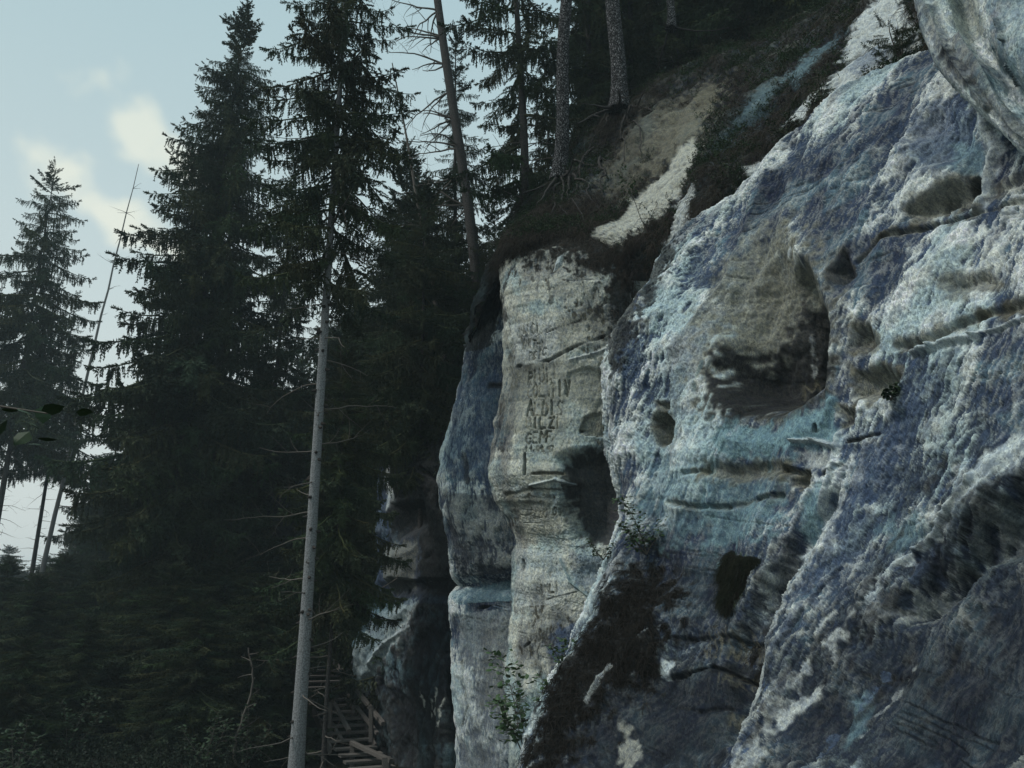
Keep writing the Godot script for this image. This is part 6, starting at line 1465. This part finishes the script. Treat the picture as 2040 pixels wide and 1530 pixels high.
	for k in far.size():
		var f: Array = far[k]
		var p: Vector3 = f[0]
		var fa := Vector3(p.x, ground_y(p.x, p.z) - 0.1, p.z)
		var o: Node3D
		if first == null:
			first = spruce(fa, p, {"label": "far", "crown": 0.02, "reach": 3.4, "dense": 1.3, "gap": 0.75, "shape": 0.55, "snags": 0, "group": "far spruces low in the background"})
			first.set_meta("label", "far dark spruce " + f[1])
			first.rotation.y = 0.0
			far_h = p.y - fa.y
			o = first
		else:
			o = first.duplicate()
			o.name = numbered("spruce")
			add_child(o)
			o.set_meta("label", "far dark spruce " + f[1])
			o.position = fa
			var sc: float = (p.y - fa.y) / far_h
			o.scale = Vector3(maxf(sc, 0.8), sc, maxf(sc, 0.8))
			o.rotation.y = R(0, TAU)
	# young spruces filling the dark under the tall ones
	var young := [[Vector3(-16.12, 3.49, -27.00), "lowest at the left edge"], [Vector3(-13.48, 2.87, -24.00), "at the left, under the bright gaps"], [Vector3(-15.35, 3.79, -29.00), "below the foot of the dead stem"], [Vector3(-12.22, 3.21, -25.00), "left of the big spruce's trunk"], [Vector3(-9.91, 1.76, -20.00), "low in the left corner, nearest one"], [Vector3(-9.80, 2.27, -22.00), "just before the big spruce's trunk"], [Vector3(-8.39, 2.97, -21.00), "right of the big spruce's trunk"], [Vector3(-6.89, 2.08, -19.00), "low between the big spruce and the pale trunk"], [Vector3(-7.77, 3.36, -23.00), "below the far bluff, left one"], [Vector3(-5.82, 2.68, -20.00), "beside the pale trunk, left of it"], [Vector3(-6.76, 3.94, -25.00), "close left of the pale trunk, under the far bluff"], [Vector3(-10.12, 1.35, -18.00), "in the left corner, low one"]]
	for k in young.size():
		var f: Array = young[k]
		var p: Vector3 = f[0]
		var fa := Vector3(p.x, ground_y(p.x, p.z) - 0.1, p.z)
		var o: Node3D = first.duplicate()
		o.name = numbered("spruce")
		add_child(o)
		o.set_meta("label", "young dark spruce " + f[1])
		o.set_meta("group", "young spruces in the dark undergrowth")
		o.position = fa
		var sc: float = (p.y - fa.y) / far_h
		o.scale = Vector3(sc * 1.9, sc, sc * 1.9)
		o.rotation.y = R(0, TAU)
	# --- on and behind the cliff top
	spruce(Vector3(0.28, 9.81, -16.00), Vector3(-0.10, 23.43, -16.00), {"label": "slim open spruce growing at the cliff edge left of the bark-plated pines", "crown": 0.03, "reach": 1.75, "open": 0.48, "dense": 0.9, "shape": 0.5, "radius": 0.1, "snags": 20})
	spruce(Vector3(0.97, 11.35, -18.50), Vector3(0.84, 16.11, -18.50), {"label": "small dense spruce close behind the left bark-plated pine", "crown": 0.02, "reach": 1.1, "dense": 1.1, "snags": 0})
	var top := [[Vector3(1.91, 12.38, -18.00), Vector3(2.08, 24.61, -18.00), 1.6], [Vector3(3.14, 14.43, -18.50), Vector3(3.39, 26.83, -18.50), 1.8], [Vector3(4.15, 14.89, -18.00), Vector3(4.35, 24.61, -18.00), 1.9], [Vector3(5.35, 15.88, -18.50), Vector3(5.70, 27.23, -18.50), 2], [Vector3(5.86, 15.09, -17.00), Vector3(6.12, 24.06, -17.00), 2], [Vector3(6.88, 15.52, -17.00), Vector3(7.21, 24.79, -17.00), 2], [Vector3(7.81, 15.68, -16.50), Vector3(8.12, 24.11, -16.50), 2], [Vector3(3.25, 17.07, -24.00), Vector3(3.39, 29.30, -24.00), 2.2], [Vector3(6.16, 19.79, -24.00), Vector3(6.26, 29.30, -24.00), 2.3], [Vector3(8.97, 20.40, -23.00), Vector3(9.10, 29.31, -23.00), 2.3]]
	var where := ["just behind the two bark-plated pines", "right behind the thicker bark-plated pine", "beside the thin grey stem on the crest", "on the crest above the sandy patch", "on the crest left of the pale slabs", "on the crest above the pale slabs", "highest on the crest near the top edge of the view", "deep in the wood behind the pines", "deep in the wood behind the crest", "deep in the wood above the slabs"]
	for k in top.size():
		var f: Array = top[k]
		spruce(f[0], f[1], {"label": "dark spruce " + where[k], "crown": 0.01, "reach": f[2], "dense": 1.0, "snags": 6, "open": 0.12, "shape": 0.4, "group": "dark spruces on the hilltop"})
	a = Vector3(-0.96, 8.30, -20.00); t = Vector3(-2.38, 20.52, -20.00)
	pine(foot(a, t), t, {"label": "leaning pine with bare crooked boughs against the bright sky", "radius": 0.19, "tip": 0.55, "bend": Vector3(0.25, 0, 0), "boughs": 26, "low": 0.62, "towards": 2.9, "fan": 0.9, "span": 1.15, "bark": M.bark, "tufts": []})
	a = Vector3(-2.13, 10.24, -20.00); t = Vector3(-3.38, 16.89, -20.00)
	snag(foot(a, t), t, "broken dead stem with short side boughs left of the leaning pine", 0.12, 34, 1.1, M.dead)
	pine(Vector3(0.93, 10.06, -14.60), Vector3(1.40, 18.93, -14.60), {"label": "left one of two pines with plated grey bark on the cliff edge", "radius": 0.135, "tip": 0.8, "roots": 6, "boughs": 5, "low": 0.5, "group": "pines with plated bark on the cliff edge"})
	pine(Vector3(2.14, 11.46, -14.30), Vector3(2.09, 19.30, -14.30), {"label": "right, thicker one of two pines with plated grey bark, its roots bare above the slope", "radius": 0.16, "tip": 0.8, "roots": 8, "boughs": 6, "low": 0.45, "group": "pines with plated bark on the cliff edge"})
	pine(Vector3(3.41, 13.88, -14.90), Vector3(3.45, 18.25, -14.90), {"label": "thin grey stem on the crest right of the two plated pines", "radius": 0.085, "tip": 0.7, "roots": 3, "boughs": 3, "low": 0.5})
	# --- dead stems on the left
	a = Vector3(-20.09, 13.58, -37.50); t = Vector3(-19.16, 24.16, -37.50)
	snag(foot(a, t), t, "thin pale dead stem leaning right between two spruces at the left", 0.13, 34, 1.5, M.pale_dead)
	a = Vector3(-5.50, -1.15, -18.00); t = Vector3(-5.41, 1.15, -18.00)
	snag(foot(a, t), t, "thin dead stem with dark bark low between the trunks", 0.03, 12, 0.5, M.dead)

func sprig_mesh(leaf: float, n: int) -> ArrayMesh:
	var b := MB.new()
	for s in 4:
		var p := Vector3.ZERO
		var d := Vector3(R(-0.6, 0.6), 1, R(-0.6, 0.6)).normalized()
		var pts := PackedVector3Array([p])
		for k in n:
			d = (d + Vector3(R(-0.3, 0.3), R(-0.15, 0.15), R(-0.3, 0.3))).normalized()
			p += d / n
			pts.append(p)
			var e := Vector3(R(-1, 1), R(-0.3, 0.6), R(-1, 1)).normalized()
			var w := e.cross(Vector3(R(-1, 1), R(-1, 1), R(-1, 1))).normalized() * leaf * 0.28
			var g := R(0.7, 1.3)
			var c := Color(g, g, g)
			b.tri(p, p + e * leaf * 0.5 + w, p + e * leaf, c)
			b.tri(p, p + e * leaf, p + e * leaf * 0.5 - w, c)
		b.tube(pts, PackedFloat32Array(range(pts.size()).map(func(_x): return 0.008)), 3, Color(0.7, 0.6, 0.5), false)
	return b.mesh()

func strand_mesh() -> ArrayMesh:
	# a tangle of hanging roots and dead grass, one unit long downwards
	var b := MB.new()
	for s in 9:
		var p := Vector3(R(-0.15, 0.15), 0, R(-0.15, 0.15))
		var d := Vector3(R(-0.7, 0.7), R(-0.6, 0.3), R(-0.7, 0.7)).normalized()
		var pts := PackedVector3Array([p])
		var rr := PackedFloat32Array([0.012])
		for k in 6:
			d = (d + Vector3(R(-0.35, 0.35), -0.35, R(-0.35, 0.35))).normalized()
			p += d * R(0.08, 0.2)
			pts.append(p)
			rr.append(0.012 * (1.0 - k / 6.5))
		b.tube(pts, rr, 3, Color(1, 1, 1) * R(0.5, 1.4), false)
	return b.mesh()

func build_plants() -> void:
	M.leaf_shape = leaf_mesh(0.8, 0.3)
	var sprig := sprig_mesh(0.16, 11)
	var strand := strand_mesh()
	var hill: Sheet = S["earth_slope"]
	# low shrubs and dead grass on the slope
	var spots: Array[Transform3D] = []
	var tints := PackedColorArray()
	var grass: Array[Transform3D] = []
	var gt := PackedColorArray()
	for k in 34000:
		var u := R(1.2, 9.6)
		var v := R(0.2, 5.6)
		var i := hill.idx(u, v)
		var c := hill.col[i]
		if c.r > 0.10:
			continue
		var p := hill.pos[i]
		var n := hill.nrm[i]
		var m := noise_a.get_noise_3dv(p * 0.9)
		if m + R(-0.3, 0.3) > 0.05:
			var s := R(0.06, 0.20)
			spots.append(Transform3D(Basis(Vector3.UP, R(0, TAU)).scaled(Vector3(s, s, s)), p - n * 0.02))
			var g := R(0.5, 1.2)
			tints.append(Color(g * R(0.8, 1.3), g * R(0.9, 1.3), g * R(0.7, 1.0)))
		else:
			var s := R(0.10, 0.32)
			grass.append(Transform3D(Basis(Vector3.UP, R(0, TAU)).scaled(Vector3(s, s, s)), p + n * 0.03))
			var g := R(0.4, 1.2)
			gt.append(Color(g, g * R(0.85, 1.05), g * R(0.7, 1.1)))
	tag(scatter("ground_cover", sprig, M.leaf_dark, spots, self, tints), "low dark shrubs covering the slope above the cliff", "", "", "stuff")
	tag(scatter("dead_grass", strand, M.straw, grass, self, gt), "brown dead grass and fine roots hanging over the slope", "", "", "stuff")
	# the mat of roots over the lip of the carved pillar
	var lip: Array[Transform3D] = []
	var lt := PackedColorArray()
	for k in 2200:
		var u := R(1.6, 4.6)
		var v := R(0.7, 2.2)
		var p := hill.on(u, v)
		if hill.col[hill.idx(u, v)].r > 0.10:
			continue
		var s := R(0.08, 0.26)
		lip.append(Transform3D(Basis(Vector3.UP, R(0, TAU)).scaled(Vector3(s, s * R(0.8, 1.4), s)), p + hill.normal(u, v) * 0.04))
		var g := R(0.5, 1.5)
		lt.append(Color(g, g * 0.9, g * 0.85))
	var pil: Sheet = S["rock_pillar"]
	for k in 4200:
		var u := R(1.8, 6.8)
		var v := R(11.0, 17.0)
		var i := pil.idx(u, v)
		if pil.col[i].r > 0.07:
			continue
		var s := R(0.07, 0.24)
		lip.append(Transform3D(Basis(Vector3.UP, R(0, TAU)).scaled(Vector3(s, s * R(0.9, 2.2), s)), pil.pos[i] + pil.nrm[i] * 0.02))
		var g := R(0.4, 1.4)
		lt.append(Color(g, g * 0.92, g * 0.88))
	tag(scatter("root_mat", strand, M.straw, lip, self, lt), "brown mat of roots hanging over the top of the carved pillar", "", "", "stuff")
	# dark shrubs along the crest of the near rock face
	var face: Sheet = S["rock_face"]
	var edge: Array[Transform3D] = []
	var et := PackedColorArray()
	for k in 7000:
		var u := R(1.6, 8.8)
		var v := R(9.75, 11.0)
		var p := face.on(u, v)
		if noise_a.get_noise_3dv(p * 0.7) + R(-0.25, 0.25) < -0.16 or v < 9.75 + 0.4 * R(0, 1):
			continue
		var s := R(0.08, 0.26)
		edge.append(Transform3D(Basis(Vector3.UP, R(0, TAU)).scaled(Vector3(s, s, s)), p))
		var g := R(0.4, 1.1)
		et.append(Color(g * R(0.9, 1.3), g, g))
	tag(scatter("heather", sprig, M.leaf_dark, edge, self, et), "dark line of low shrubs growing in the gully behind the crest of the rock face", "", "", "stuff")
	# moss cushion in the hollow of the face
	var cush: Array[Transform3D] = []
	var ct := PackedColorArray()
	for k in 2600:
		var r := sqrt(R(0, 1))
		var az := R(0, TAU)
		var rim := 1.0 + 0.35 * sin(az * 3.0 + 1.0) + 0.2 * sin(az * 7.0)
		var u := 4.06 + r * cos(az) * 0.24 * rim
		var v := 2.93 + r * sin(az) * 0.26 * rim
		var s := R(0.05, 0.15)
		cush.append(Transform3D(Basis(Vector3.UP, R(0, TAU)).scaled(Vector3(s, s, s)), face.on(u, v) + face.normal(u, v) * (0.13 * (1.0 - r * r) * R(0.3, 1.0))))
		ct.append(Color(R(0.8, 1.2), 1, 0.9) * R(0.25, 1.2))
	var mo := tag(thing("moss_cushion", Vector3.ZERO), "dark round cushion of moss in a hollow of the rock face", "moss")
	scatter("moss", strand, M.moss, cush, mo, ct).set_meta("kind", "stuff")
	# brown needle litter on the foot of the face
	var lit: Array[Transform3D] = []
	var ltc := PackedColorArray()
	for k in 14000:
		var u := R(1.9, 4.6)
		var v := R(0.3, 3.6)
		var i := face.idx(u, v)
		if face.col[i].r > 0.075 or face.col[i].b > face.col[i].r * 1.05:
			continue
		var s := R(0.06, 0.22)
		lit.append(Transform3D(Basis(Vector3.UP, R(0, TAU)).scaled(Vector3(s, s, s)), face.pos[i] + face.nrm[i] * 0.01))
		ltc.append(Color(1, 0.97, 0.95) * R(0.2, 0.65))
	tag(scatter("litter", strand, M.straw, lit, self, ltc), "dark brown mat of needles and fine roots on the foot of the rock face", "", "", "stuff")
	# bare roots of the two pines running down over the earth
	var roots := [[2.89, 2.85, 2.96, 1.44], [3.01, 2.90, 3.22, 1.44], [2.81, 2.81, 2.62, 1.72], [3.22, 2.96, 3.85, 2.54], [3.22, 2.75, 3.51, 1.90], [3.87, 3.56, 3.32, 2.85], [3.80, 3.61, 3.13, 3.70], [4.02, 3.31, 3.97, 2.49], [4.09, 3.35, 4.28, 2.54], [3.51, 3.03, 2.89, 1.94], [3.66, 2.79, 3.61, 2.10]]
	for k in roots.size():
		var q: Array = roots[k]
		var rb := MB.new()
		var rp := PackedVector3Array()
		var rr := PackedFloat32Array()
		for m in 15:
			var x := m / 14.0
			var u: float = lerpf(q[0], q[2], x) + sin(x * 9.0 + k) * 0.06
			var v: float = lerpf(q[1], q[3], x) + cos(x * 7.0 + k * 2.0) * 0.05
			rp.append(hill.on(u, v) + hill.normal(u, v) * (0.05 + 0.03 * sin(x * 11.0)))
			rr.append(lerpf(0.026, 0.007, x))
		rb.tube(rp, rr, 6)
		var pn: Node3D = get_node("pine_001" if k < 5 else "pine_002")
		part("root", rb.mesh(), M.bark, pn, -pn.position)
	# saplings and plants one can point at
	sapling("sapling", "leafy green sapling growing at the foot of the carved pillar", "sapling", Vector3(0.12, 0.31, -9.70), {"stems": [[Vector3(-0.12, 1.0, 0), 0.02], [Vector3(-0.35, 0.62, 0.1), 0.0], [Vector3(0.12, 0.7, 0.1), 0.0]], "leaf": 0.072, "side": 6, "single": true})
	sapling("sapling", "smaller yellow-green sapling on the slope right of the leafy sapling", "sapling", Vector3(0.34, 0.61, -9.30), {"stems": [[Vector3(0.02, 0.5, 0), 0.0], [Vector3(0.16, 0.42, 0), 0.0]], "leaf": 0.06, "side": 3, "single": true, "mat": M.leaf})
	sapling("fern", "small green plant on the edge between the carved pillar and the brown slope", "plant", Vector3(0.57, 1.17, -9.20), {"stems": [[Vector3(0.02, 0.34, 0), 0.0], [Vector3(-0.14, 0.26, 0), 0.0], [Vector3(0.18, 0.3, 0), 0.0]], "leaf": 0.05, "side": 3, "single": true})
	sapling("climbing_plant", "dark leafy plant spread over the rock face above the moss cushion", "plant", on_face(2.67, 3.48, 0.05), {"stems": [[Vector3(-0.1, 0.62, 0.1), 0.0], [Vector3(0.22, 0.5, 0.1), -0.05], [Vector3(-0.3, 0.3, 0.15), -0.06]], "leaf": 0.042, "side": 6, "mat": M.leaf})
	sapling("climbing_plant", "small leafy tuft at the edge of the face below the carved cave", "plant", on_face(1.96, 3.51, 0.04), {"stems": [[Vector3(-0.15, 0.2, 0.1), 0.0], [Vector3(0.1, 0.2, 0.1), 0.0]], "leaf": 0.04, "side": 3, "mat": M.leaf_dark})
	var ev := thing("evergreen_bush", on_hill(7.77, 1.03, 0.0), "dark evergreen bush on the pale slab beside the overhang", "bush")
	var tw: Array[Transform3D] = []
	for k in 46:
		var y := R(0.0, 0.5)
		var l := R(0.14, 0.3) * (1.15 - y)
		tw.append(Transform3D((Basis(Vector3.UP, R(0, TAU)) * Basis(Vector3(0, 0, 1), R(0.1, 0.9))).scaled_local(Vector3(l, l, l) * 1.2), Vector3(R(-0.2, 0.2), y, R(-0.15, 0.15))))
	scatter("boughs", boughs[1][0], M.needle, tw, ev).set_meta("kind", "stuff")
	var evs := MB.new()
	for k in 4:
		crooked(evs, Vector3.ZERO, Vector3(R(-0.4, 0.4), 1, R(-0.3, 0.3)), 0.5, 0.014, 1)
	part("stem", evs.mesh(), M.dead, ev)
	sapling("bush", "twiggy little bush standing up between two pale slabs", "bush", on_hill(6.66, 1.25, 0.0), {"stems": [[Vector3(0.08, 0.42, 0.05), 0.0], [Vector3(-0.12, 0.38, 0.1), 0.0], [Vector3(0.25, 0.3, 0.05), 0.0]], "leaf": 0.026, "side": 2, "mat": M.leaf_dark})
	sapling("bush", "dark bush hanging over the crest halfway up the gully", "bush", on_hill(6.13, 0.94, 0.0), {"stems": [[Vector3(0.1, 0.45, 0.1), 0.0], [Vector3(-0.2, 0.35, 0.1), 0.0], [Vector3(0.3, 0.25, 0.1), -0.05]], "leaf": 0.026, "side": 7, "mat": M.leaf_dark})
	sapling("bush", "dark bush at the lower end of the gully", "bush", on_hill(5.41, 0.84, 0.0), {"stems": [[Vector3(0.1, 0.4, 0.1), 0.0], [Vector3(-0.2, 0.35, 0.1), 0.0], [Vector3(0.25, 0.3, 0.1), 0.0]], "leaf": 0.026, "side": 7, "mat": M.leaf_dark})
	sapling("sapling", "thin bare sapling with a few leaves before the bright slab", "sapling", on_hill(4.06, 0.93, 0.0), {"stems": [[Vector3(-0.45, 1.05, 0.15), 0.0], [Vector3(0.15, 0.7, 0.1), 0.0]], "leaf": 0.026, "side": 1, "mat": M.leaf_dark})
	sapling("sapling", "green leafy sapling on the brown slope left of the bright slab", "sapling", on_hill(3.87, 2.04, 0.0), {"stems": [[Vector3(-0.1, 0.5, 0.1), 0.0], [Vector3(0.15, 0.4, 0.1), 0.0]], "leaf": 0.05, "side": 2, "mat": M.leaf})
	sapling("plant", "small green plant on the dark streaked face near the right edge", "plant", on_face(6.19, 4.14, 0.02), {"stems": [[Vector3(0.05, 0.12, 0.05), 0.0], [Vector3(-0.08, 0.06, 0.05), 0.0]], "leaf": 0.035, "side": 3, "mat": M.leaf_dark})
	# maple branch close by at the left edge
	var mp := thing("maple_sapling", Vector3(-2.75, 0.0, -3.1), "near maple sapling whose green leaves reach in at the left edge", "sapling")
	var mb := MB.new()
	mb.tube(PackedVector3Array([Vector3.ZERO, Vector3(0.1, 1.0, 0), Vector3(0.25, 1.9, 0), Vector3(0.45, 2.35, 0), Vector3(0.75, 2.5, 0), Vector3(0.95, 2.47, 0)]), PackedFloat32Array([0.018, 0.014, 0.011, 0.008, 0.005, 0.003]), 6)
	part("stem", mb.mesh(), M.dead, mp)
	var big := leaf_mesh(0.95, 0.2)
	for k in 14:
		var lf := part("leaf", big, M.leaf_dark, mp)
		lf.transform = leaf_at(Vector3(R(0.62, 1.0), R(2.36, 2.56), R(-0.12, 0.12)), Vector3(R(-0.3, 1), R(-0.7, 0.2), R(-0.5, 0.5)).normalized(), R(0.06, 0.1))
	# undergrowth in the dark at the lower left
	var under := [[Vector3(-12.25, 0.91, -22.00), 1.6], [Vector3(-8.94, 0.07, -18.00), 1.2], [Vector3(-12.68, 1.93, -26.00), 2.0], [Vector3(-8.36, 0.60, -21.00), 1.4], [Vector3(-5.79, -0.20, -17.00), 1.0], [Vector3(-7.02, 0.91, -22.00), 1.6], [Vector3(-5.34, 0.07, -18.00), 1.1], [Vector3(-8.29, -0.29, -15.00), 1.0], [Vector3(-6.76, 1.77, -24.00), 2.0], [Vector3(-16.14, 2.64, -30.00), 2.4]]
	var side := ["at the left edge under the trees", "in the dark left corner", "before the far trunks at the left", "right of the biggest spruce's trunk", "low between trunks in the dark", "below the far bluff", "left of the pale trunk's foot", "lowest in the left corner", "under the far bluff beside the pale trunk", "far back at the left under the bright gaps"]
	for k in under.size():
		var q: Array = under[k]
		var p: Vector3 = q[0]
		p.y = ground_y(p.x, p.z)
		var h: float = q[1]
		sapling("shrub", "dark leafy shrub " + side[k], "shrub", p, {"group": "undergrowth shrubs", "stems": [[Vector3(0.1, 1, 0.1) * h, 0.0], [Vector3(-0.4, 0.8, 0.1) * h, 0.0], [Vector3(0.45, 0.7, 0) * h, 0.0], [Vector3(0, 0.8, 0.4) * h, 0.0]], "leaf": 0.07, "side": 3, "mat": M.leaf_dark})
	var floor_spots: Array[Transform3D] = []
	var ft := PackedColorArray()
	for k in 9000:
		var z := -R(6, 30)
		var x := R(-0.75, 0.05) * -z + R(-1, 1)
		if x / -z > -0.30 and z < -11.0:
			continue
		var s := R(0.12, 0.4)
		floor_spots.append(Transform3D(Basis(Vector3.UP, R(0, TAU)).scaled(Vector3(s, s, s)), Vector3(x, ground_y(x, z) - 0.01, z)))
		ft.append(Color(1, 1, 1) * R(0.2, 0.55))
	tag(scatter("forest_undergrowth", sprig, M.leaf_dark, floor_spots, self, ft), "low bilberry and herbs covering the forest floor", "", "", "stuff")

func on_face(u: float, v: float, off: float) -> Vector3:
	var s: Sheet = S["rock_face"]
	return s.on(u, v) + s.normal(u, v) * off

func on_hill(u: float, v: float, off: float) -> Vector3:
	var s: Sheet = S["earth_slope"]
	return s.on(u, v) + s.normal(u, v) * off


func beam(called: String, a: Vector3, b: Vector3, w: float, h: float, parent: Node3D) -> void:
	var d := b - a
	var x := d.normalized()
	var z := x.cross(Vector3.UP if absf(x.y) < 0.95 else Vector3.BACK).normalized()
	var y := z.cross(x)
	var m := MB.new()
	m.box(Transform3D(Basis(x, y, z), Vector3.ZERO), Vector3(d.length(), h, w), Color.WHITE * R(0.75, 1.25))
	part(called, m.mesh(), M.wood, parent, (a + b) * 0.5 - parent.position)

func build_stairs() -> void:
	var lo := Vector3(-3.61, -0.89, -20.00)
	var hi := Vector3(-5.01, 0.42, -23.00)
	var st := thing("staircase", lo, "weathered wooden staircase climbing along the foot of the cliff behind the pale trunk", "staircase")
	var run := Vector3(hi.x - lo.x, 0, hi.z - lo.z).normalized()
	var across := Vector3(-run.z, 0, run.x)
	if across.x < 0: across = -across
	var n := 12
	for k in n:
		var p := lo.lerp(hi, k / float(n - 1))
		beam("step", p - across * 0.56, p + across * 0.5, 0.25, 0.05, st)
	for s in [-0.53, 0.47]:
		beam("stringer", lo + across * s - Vector3(0, 0.16, 0) - run * 0.3, hi + across * s - Vector3(0, 0.16, 0) + run * 0.3, 0.05, 0.2, st)
	beam("handrail", Vector3(-2.85, -0.51, -19.60), Vector3(-4.74, 0.73, -22.80), 0.1, 0.09, st)
	beam("rail", Vector3(-2.97, -0.71, -19.60), Vector3(-4.05, -0.07, -21.60), 0.08, 0.07, st)
	beam("post", Vector3(-3.12, -0.89, -19.70), Vector3(-3.15, -0.21, -19.70), 0.09, 0.09, st)
	beam("post", Vector3(-3.81, -0.55, -21.20), Vector3(-3.85, 0.22, -21.20), 0.09, 0.09, st)
	beam("handrail", Vector3(-3.65, -0.69, -19.90), Vector3(-4.73, 0.03, -22.20), 0.09, 0.08, st)
	beam("rail", Vector3(-3.80, -0.88, -19.90), Vector3(-4.18, -0.62, -20.60), 0.07, 0.07, st)
	beam("post", Vector3(-4.14, -0.95, -20.30), Vector3(-4.20, -0.11, -20.30), 0.09, 0.09, st)
	var lo2 := Vector3(-2.80, -1.18, -18.20)
	var hi2 := Vector3(-3.40, -1.00, -19.60)
	for k in 4:
		var p := lo2.lerp(hi2, k / 3.0)
		beam("step", p - across * 0.5, p + across * 0.42, 0.25, 0.05, st)
	beam("handrail", Vector3(-3.46, -0.84, -19.20), Vector3(-2.41, -1.01, -17.90), 0.1, 0.09, st)
	beam("post", Vector3(-2.51, -1.43, -18.00), Vector3(-2.53, -0.95, -18.00), 0.16, 0.16, st)
	beam("post", Vector3(-3.41, -1.44, -19.20), Vector3(-3.44, -0.82, -19.20), 0.1, 0.1, st)
	var rl := thing("boardwalk_railing", Vector3(-10.56, 1.79, -30.00), "distant pale boardwalk railing glimpsed between the dark trunks", "railing")
	beam("rail", Vector3(-11.62, 2.20, -30.00), Vector3(-9.57, 2.13, -30.00), 0.06, 0.07, rl)
	beam("rail", Vector3(-11.40, 1.76, -30.00), Vector3(-9.67, 1.69, -30.00), 0.06, 0.06, rl)
	for x in [Vector3(-11.46, 2.30, -30.00), Vector3(-10.64, 2.27, -30.00), Vector3(-9.82, 2.23, -30.00)]:
		beam("post", x, x - Vector3(0, 1.1, 0), 0.07, 0.07, rl)
